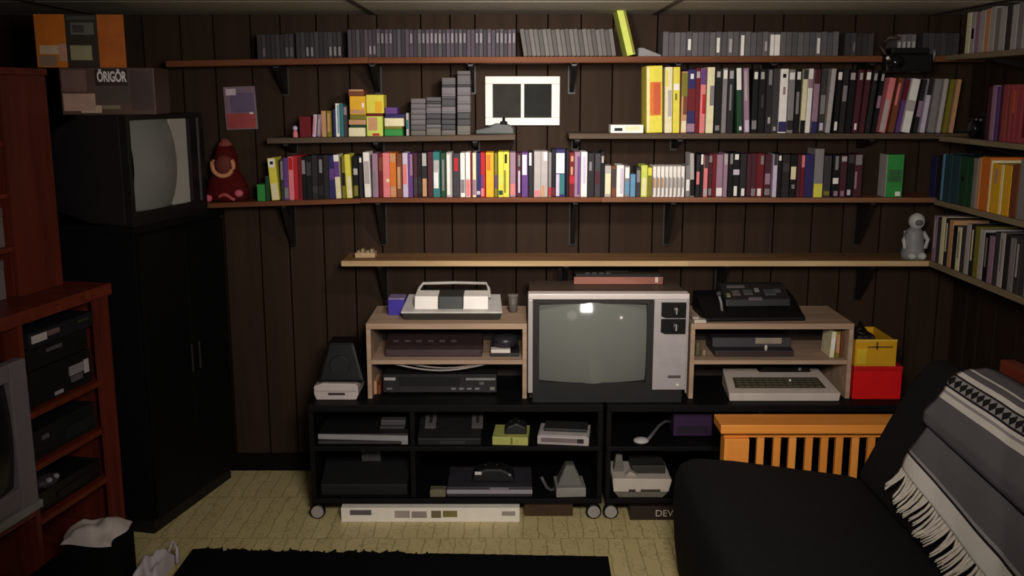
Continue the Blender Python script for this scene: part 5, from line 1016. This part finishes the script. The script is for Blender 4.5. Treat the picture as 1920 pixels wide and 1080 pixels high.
# ------------------------------------------------------------------ low black box, white cloths
q = thing('storage_box', 'low black box on the floor before the mahogany cabinet', 'box', (-1.53, 3.05, 0), math.radians(-8))
B(-0.09, 0.055, -0.40, 0.42, 0.012, 0.20).build('body', M((9, 9, 10), 0.8, 0.1, spec=0.1), q, bevel=0.008)
for sx_ in (-0.06, 0.03):
    for sy_ in (-0.3, 0.31): MB().lathe([(0.016, 0), (0.018, 0.012)], 12, (sx_, sy_, 0)).build('foot', BLACK, q)
def crumple(cx, cy, w_, d_2, h, seed, drop=0.0, n=22):
    rnd = random.Random(seed); ph = [rnd.uniform(0, 6.28) for _ in range(8)]
    def fn(u, v):
        a, b_ = 2 * u - 1, 2 * v - 1
        r = max(abs(a), abs(b_)); e = max(0, 1 - r ** 3)
        wob = 0.16 * math.sin(3.1 * a + ph[0] + 2 * b_) + 0.12 * math.sin(5.3 * b_ + ph[1] - 2.6 * a)
        z_ = h * e * (0.75 + 0.28 * math.sin(4.2 * a + ph[2]) * math.sin(3.7 * b_ + ph[3]) + 0.07 * math.sin(9 * a + 6 * b_ + ph[4])) + 0.004
        return (cx + w_ * (a * (1 + 0.1 * math.sin(3 * b_ + ph[5])) + wob * 0.3), cy + d_2 * (b_ * (1 + 0.12 * math.sin(2.7 * a + ph[6]))), max(0.003, z_))
    return MB().grid(fn, n, n)
CLOTH = M((206, 192, 186), 0.85, 0.05, 30, 0.1)
q = thing('towel', 'pale cloth bundle lying on the low black box', 'cloth', (-1.525, 3.37, 0.2005))
mb = crumple(0, 0, 0.10, 0.10, 0.055, 3); mb.build('folded_sheet', CLOTH, q, smooth=True)
q = thing('plastic_bag', 'crumpled white plastic bag on the floor beside the rug', 'bag', (-1.355, 3.46, 0.0))
crumple(0, 0, 0.055, 0.12, 0.085, 9).build('bag_film', M((200, 188, 192), 0.4, 0.06), q, smooth=True)
MB().tube([(0.03, 0.08, 0.05), (0.045, 0.10, 0.085), (0.06, 0.09, 0.06), (0.07, 0.06, 0.012)], 0.007, 6).build('handle_loop', M((186, 178, 186), 0.4), q, smooth=True)

# ------------------------------------------------------------------ black rug with ragged edge
rnd = random.Random(5)
top = []
for k in range(81):
    f = k / 80; px = 362 + f * 778; base = Vector((0, 0, 0))
    Yb = 3.640 + (3.575 - 3.640) * f + (rnd.uniform(-0.012, 0.012) if 0.02 < f < 0.56 else rnd.uniform(-0.002, 0.002))
    top.append((X(px, Yb, 0), Yb))
poly = top + [(0.33, 1.4), (-1.30, 1.4)]
q = MB().prism([(p[0], p[1]) for p in poly], 0.0005, 0.014, 'z').build('rug', M((15, 14, 16), 0.95, 0.3, 120, 0.05, bump=0.6)); tag(q, 'black shaggy rug with a ragged front edge on the linoleum', 'rug')
tm = MB().prism([(-0.006, 0), (0.006, 0), (0.003, 0.022), (-0.002, 0.026)], 0.0, 0.01, 'z')
for k in range(3, 46, 2):
    o = tm.build('tuft', M((30, 17, 20), 0.95), q); o.location = (top[k][0], top[k][1] - 0.004, 0.001); o.rotation_euler = (0, 0, rnd.uniform(-0.5, 0.5))

# ------------------------------------------------------------------ futon with orange arm, and the striped blanket
t = thing('futon', 'black futon sofa with slatted orange wood arm', 'futon', (1.1, 2.4, 0)); off = t.location
YA0, YA1 = 3.43, 3.56; ZA = 0.60
xa = X(1352, YA0, ZA)
B(xa, 1.78, YA0, YA1, ZA - 0.034, ZA).build('arm_rail', ORANGE, t, bevel=0.004, off=off)
B(xa + 0.02, 1.74, YA0 + 0.035, YA0 + 0.075, ZA - 0.060, ZA - 0.0345).build('arm_apron', ORANGE, t, bevel=0.002, off=off)
B(xa + 0.02, xa + 0.112, YA0 + 0.02, YA0 + 0.09, 0, ZA - 0.0605).build('arm_post', ORANGEZ, t, bevel=0.004, off=off)
B(1.66, 1.74, YA0 + 0.02, YA0 + 0.09, 0, ZA - 0.0605).build('arm_post', ORANGEZ, t, bevel=0.004, off=off)
B(xa + 0.1125, 1.6595, YA0 + 0.035, YA0 + 0.075, 0.15, 0.21).build('lower_rail', ORANGE, t, bevel=0.002, off=off)
for px in (1426, 1457, 1486, 1517, 1546, 1574, 1604, 1634, 1664, 1694, 1724, 1754):
    xx = X(px, YA0 + 0.04, 0.5); 
    if xx < 1.64: B(xx - 0.0135, xx + 0.0135, YA0 + 0.04, YA0 + 0.06, 0.2105, ZA - 0.0605).build('arm_slat', ORANGEZ, t, bevel=0.002, off=off)
YM1, YM0 = 3.40, 1.35
FUT = M((26, 25, 27), 0.95, 0.15, 60, 0.12, bump=0.25)
MB().prism([(0.615, 0.03), (0.595, 0.18), (0.585, 0.32), (0.59, 0.43), (0.61, 0.475), (0.66, 0.492), (0.8, 0.482), (1.0, 0.455), (1.22, 0.425), (1.3, 0.40), (1.3, 0.22), (0.8, 0.22), (0.72, 0.03)], YM0, YM1, 'y').build('seat_cushion', FUT, t, bevel=0.03, seg=3, smooth=True, off=off)
MB().prism([(1.245, 0.425), (1.335, 0.62), (1.425, 0.80), (1.465, 0.852), (1.52, 0.870), (1.58, 0.84), (1.578, 0.79), (1.485, 0.58), (1.40, 0.41), (1.34, 0.36)], YM0, YM1 - 0.02, 'y').build('back_cushion', FUT, t, bevel=0.03, seg=3, smooth=True, off=off)
B(0.75, 1.5, YM0 + 0.05, YM1 - 0.05, 0.16, 0.2195).build('seat_frame', ORANGE, t, bevel=0.003, off=off)
B(1.60, 1.65, YM0, 3.13, 0.84, 0.93).build('back_rail', MAHOG, t, bevel=0.006, off=off)
for yy in (1.5, 2.1, 2.6, 3.05): MB().prism([(1.36, 0.20), (1.40, 0.20), (1.645, 0.842), (1.605, 0.842)], yy, yy + 0.03, 'y').build('back_slat', MAHOG, t, off=off)
for yy in (YM0 + 0.05,): B(1.5, 1.6, yy, yy + 0.06, 0, 0.2).build('leg', ORANGEZ, t, off=off)

def blanket_mat():
    m = bpy.data.materials.new('striped_wool'); m.use_nodes = True
    nt = m.node_tree; N = nt.nodes; L = nt.links; b = N['Principled BSDF']; b.inputs['Roughness'].default_value = 0.95; b.inputs['Specular IOR Level'].default_value = 0.1
    uv = N.new('ShaderNodeUVMap'); uv.uv_map = 'weave'; sp = N.new('ShaderNodeSeparateXYZ'); L.new(uv.outputs[0], sp.inputs[0])
    r = N.new('ShaderNodeValToRGB'); L.new(sp.outputs['Y'], r.inputs['Fac']); cr = r.color_ramp; cr.interpolation = 'CONSTANT'
    GR, WH, BK, LG = lin((98, 93, 96)) + (1,), lin((214, 206, 196)) + (1,), lin((34, 32, 34)) + (1,), lin((150, 144, 142)) + (1,)
    stops = [(p / 0.585, c) for p, c in [(0.0, WH), (0.05, BK), (0.056, LG), (0.066, GR), (0.160, BK), (0.178, GR), (0.285, WH), (0.305, LG), (0.314, WH), (0.326, BK), (0.333, LG), (0.369, BK), (0.376, WH), (0.394, GR), (0.415, WH), (0.425, GR), (0.5, BK), (0.512, GR)]]  # black band after the first grey is the fold groove's shadow, painted in
    cr.elements[0].position, cr.elements[0].color = stops[0]; cr.elements[1].position, cr.elements[1].color = stops[1]
    for p, c in stops[2:]:
        e = cr.elements.new(p); e.color = c
    # diamonds along the patterned band
    mu = N.new('ShaderNodeMath'); mu.operation = 'MULTIPLY'; mu.inputs[1].default_value = 34.0; L.new(sp.outputs['X'], mu.inputs[0])
    pp = N.new('ShaderNodeMath'); pp.operation = 'PINGPONG'; pp.inputs[1].default_value = 0.5; L.new(mu.outputs[0], pp.inputs[0])
    sb = N.new('ShaderNodeMath'); sb.operation = 'SUBTRACT'; sb.inputs[1].default_value = 0.600; L.new(sp.outputs['Y'], sb.inputs[0])
    ab = N.new('ShaderNodeMath'); ab.operation = 'ABSOLUTE'; L.new(sb.outputs[0], ab.inputs[0])
    m2 = N.new('ShaderNodeMath'); m2.operation = 'MULTIPLY'; m2.inputs[1].default_value = 16.0; L.new(ab.outputs[0], m2.inputs[0])
    lt = N.new('ShaderNodeMath'); lt.operation = 'LESS_THAN'; L.new(m2.outputs[0], lt.inputs[0]); L.new(pp.outputs[0], lt.inputs[1])
    inb = N.new('ShaderNodeMath'); inb.operation = 'LESS_THAN'; inb.inputs[1].default_value = 0.030; L.new(ab.outputs[0], inb.inputs[0])
    an = N.new('ShaderNodeMath'); an.operation = 'MULTIPLY'; L.new(lt.outputs[0], an.inputs[0]); L.new(inb.outputs[0], an.inputs[1])
    mx = N.new('ShaderNodeMix'); mx.data_type = 'RGBA'; L.new(an.outputs[0], mx.inputs[0]); L.new(r.outputs['Color'], mx.inputs[6]); mx.inputs[7].default_value = BK
    L.new(mx.outputs[2], b.inputs['Base Color'])
    wv = N.new('ShaderNodeTexNoise'); wv.inputs['Scale'].default_value = 160; L.new(uv.outputs[0], wv.inputs['Vector'])
    bp = N.new('ShaderNodeBump'); bp.inputs['Strength'].default_value = 0.4; bp.inputs['Distance'].default_value = 0.003; L.new(wv.outputs['Fac'], bp.inputs['Height']); L.new(bp.outputs['Normal'], b.inputs['Normal'])
    return m
YB1, YB0 = 3.08, 1.75
prof = [(1.290, 0.575), (1.315, 0.622), (1.343, 0.682), (1.366, 0.712), (1.352, 0.735), (1.354, 0.765), (1.383, 0.815), (1.423, 0.872), (1.470, 0.903), (1.525, 0.912), (1.575, 0.896), (1.594, 0.870), (1.596, 0.840)]
cum = [0]
for a, b_ in zip(prof[:-1], prof[1:]): cum.append(cum[-1] + math.hypot(b_[0] - a[0], b_[1] - a[1]))
def prof_at(v):
    s = v * cum[-1]
    for i in range(len(prof) - 1):
        if s <= cum[i + 1] + 1e-9:
            f = (s - cum[i]) / (cum[i + 1] - cum[i]); return (prof[i][0] + (prof[i + 1][0] - prof[i][0]) * f, prof[i][1] + (prof[i + 1][1] - prof[i][1]) * f)
    return prof[-1]
def blk(u, v):
    yy = YB1 + (YB0 - YB1) * u; x_, z_ = prof_at(v)
    sl = (YB1 - yy) * 0.085 * max(0, 1 - v / 0.5)
    dn = Vector((-0.50, 0, -0.866)); x_ += dn.x * sl; z_ += dn.z * sl
    bump = 0.007 * math.sin(9 * u * 1.3 + 5 * v) + 0.004 * math.sin(23 * u + 9 * v)
    far = max(0, 1 - u / 0.06) * 0.010 * math.sin(v * 22)
    return (x_ - 0.866 * abs(bump) * (1 - v), yy + far, z_ + 0.5 * abs(bump))
q = thing('blanket', 'grey woven blanket with white and black stripes over the futon back', 'blanket', (1.45, 2.4, 0.45)); boff = q.location
nu, nv = 70, 90
cl = MB().grid(blk, nu, nv).build('cloth', blanket_mat(), q, smooth=True, off=boff)
me = cl.data; uvl = me.uv_layers.new(name='weave')
for lp in me.loops:
    vi = lp.vertex_index; uvl.data[lp.index].uv = ((vi % (nu + 1)) / nu, (vi // (nu + 1)) / nv)
sm = cl.modifiers.new('thickness', 'SOLIDIFY'); sm.thickness = 0.006; sm.offset = 1
FR = M((196, 186, 172), 0.95, 0.1, 60, 0.1)
rnd = random.Random(21); kinds = []
for k in range(6):
    bend = rnd.uniform(-0.012, 0.012); ln = rnd.uniform(0.06, 0.085)
    pts = [(0, 0, 0), (-0.3 * ln + 0.006, bend * .4, -0.35 * ln), (-0.55 * ln, bend, -0.7 * ln), (-0.75 * ln - 0.01, bend * 1.6, -0.95 * ln)]
    mb = MB().tube(pts, 0.0055, 6, 0.0022); mb.tube([(p[0] + 0.003, p[1] + 0.006 + 0.3 * bend, p[2] * 0.92) for p in pts], 0.0045, 6, 0.002)
    kinds.append(mb)
protos = {}
for k in range(64):
    u_ = k / 63; p = blk(u_, 0.0)
    i = rnd.randrange(6)
    if i not in protos: o = kinds[i].build('tassel', FR, q, smooth=True); protos[i] = o
    else:
        o = protos[i].copy(); C.objects.link(o); o.parent = q
    o.location = (p[0] - boff[0], p[1] - boff[1] + rnd.uniform(-0.004, 0.004), p[2] - boff[2]); o.rotation_euler = (rnd.uniform(-0.25, 0.25), rnd.uniform(-0.1, 0.15), rnd.uniform(-0.2, 0.2))
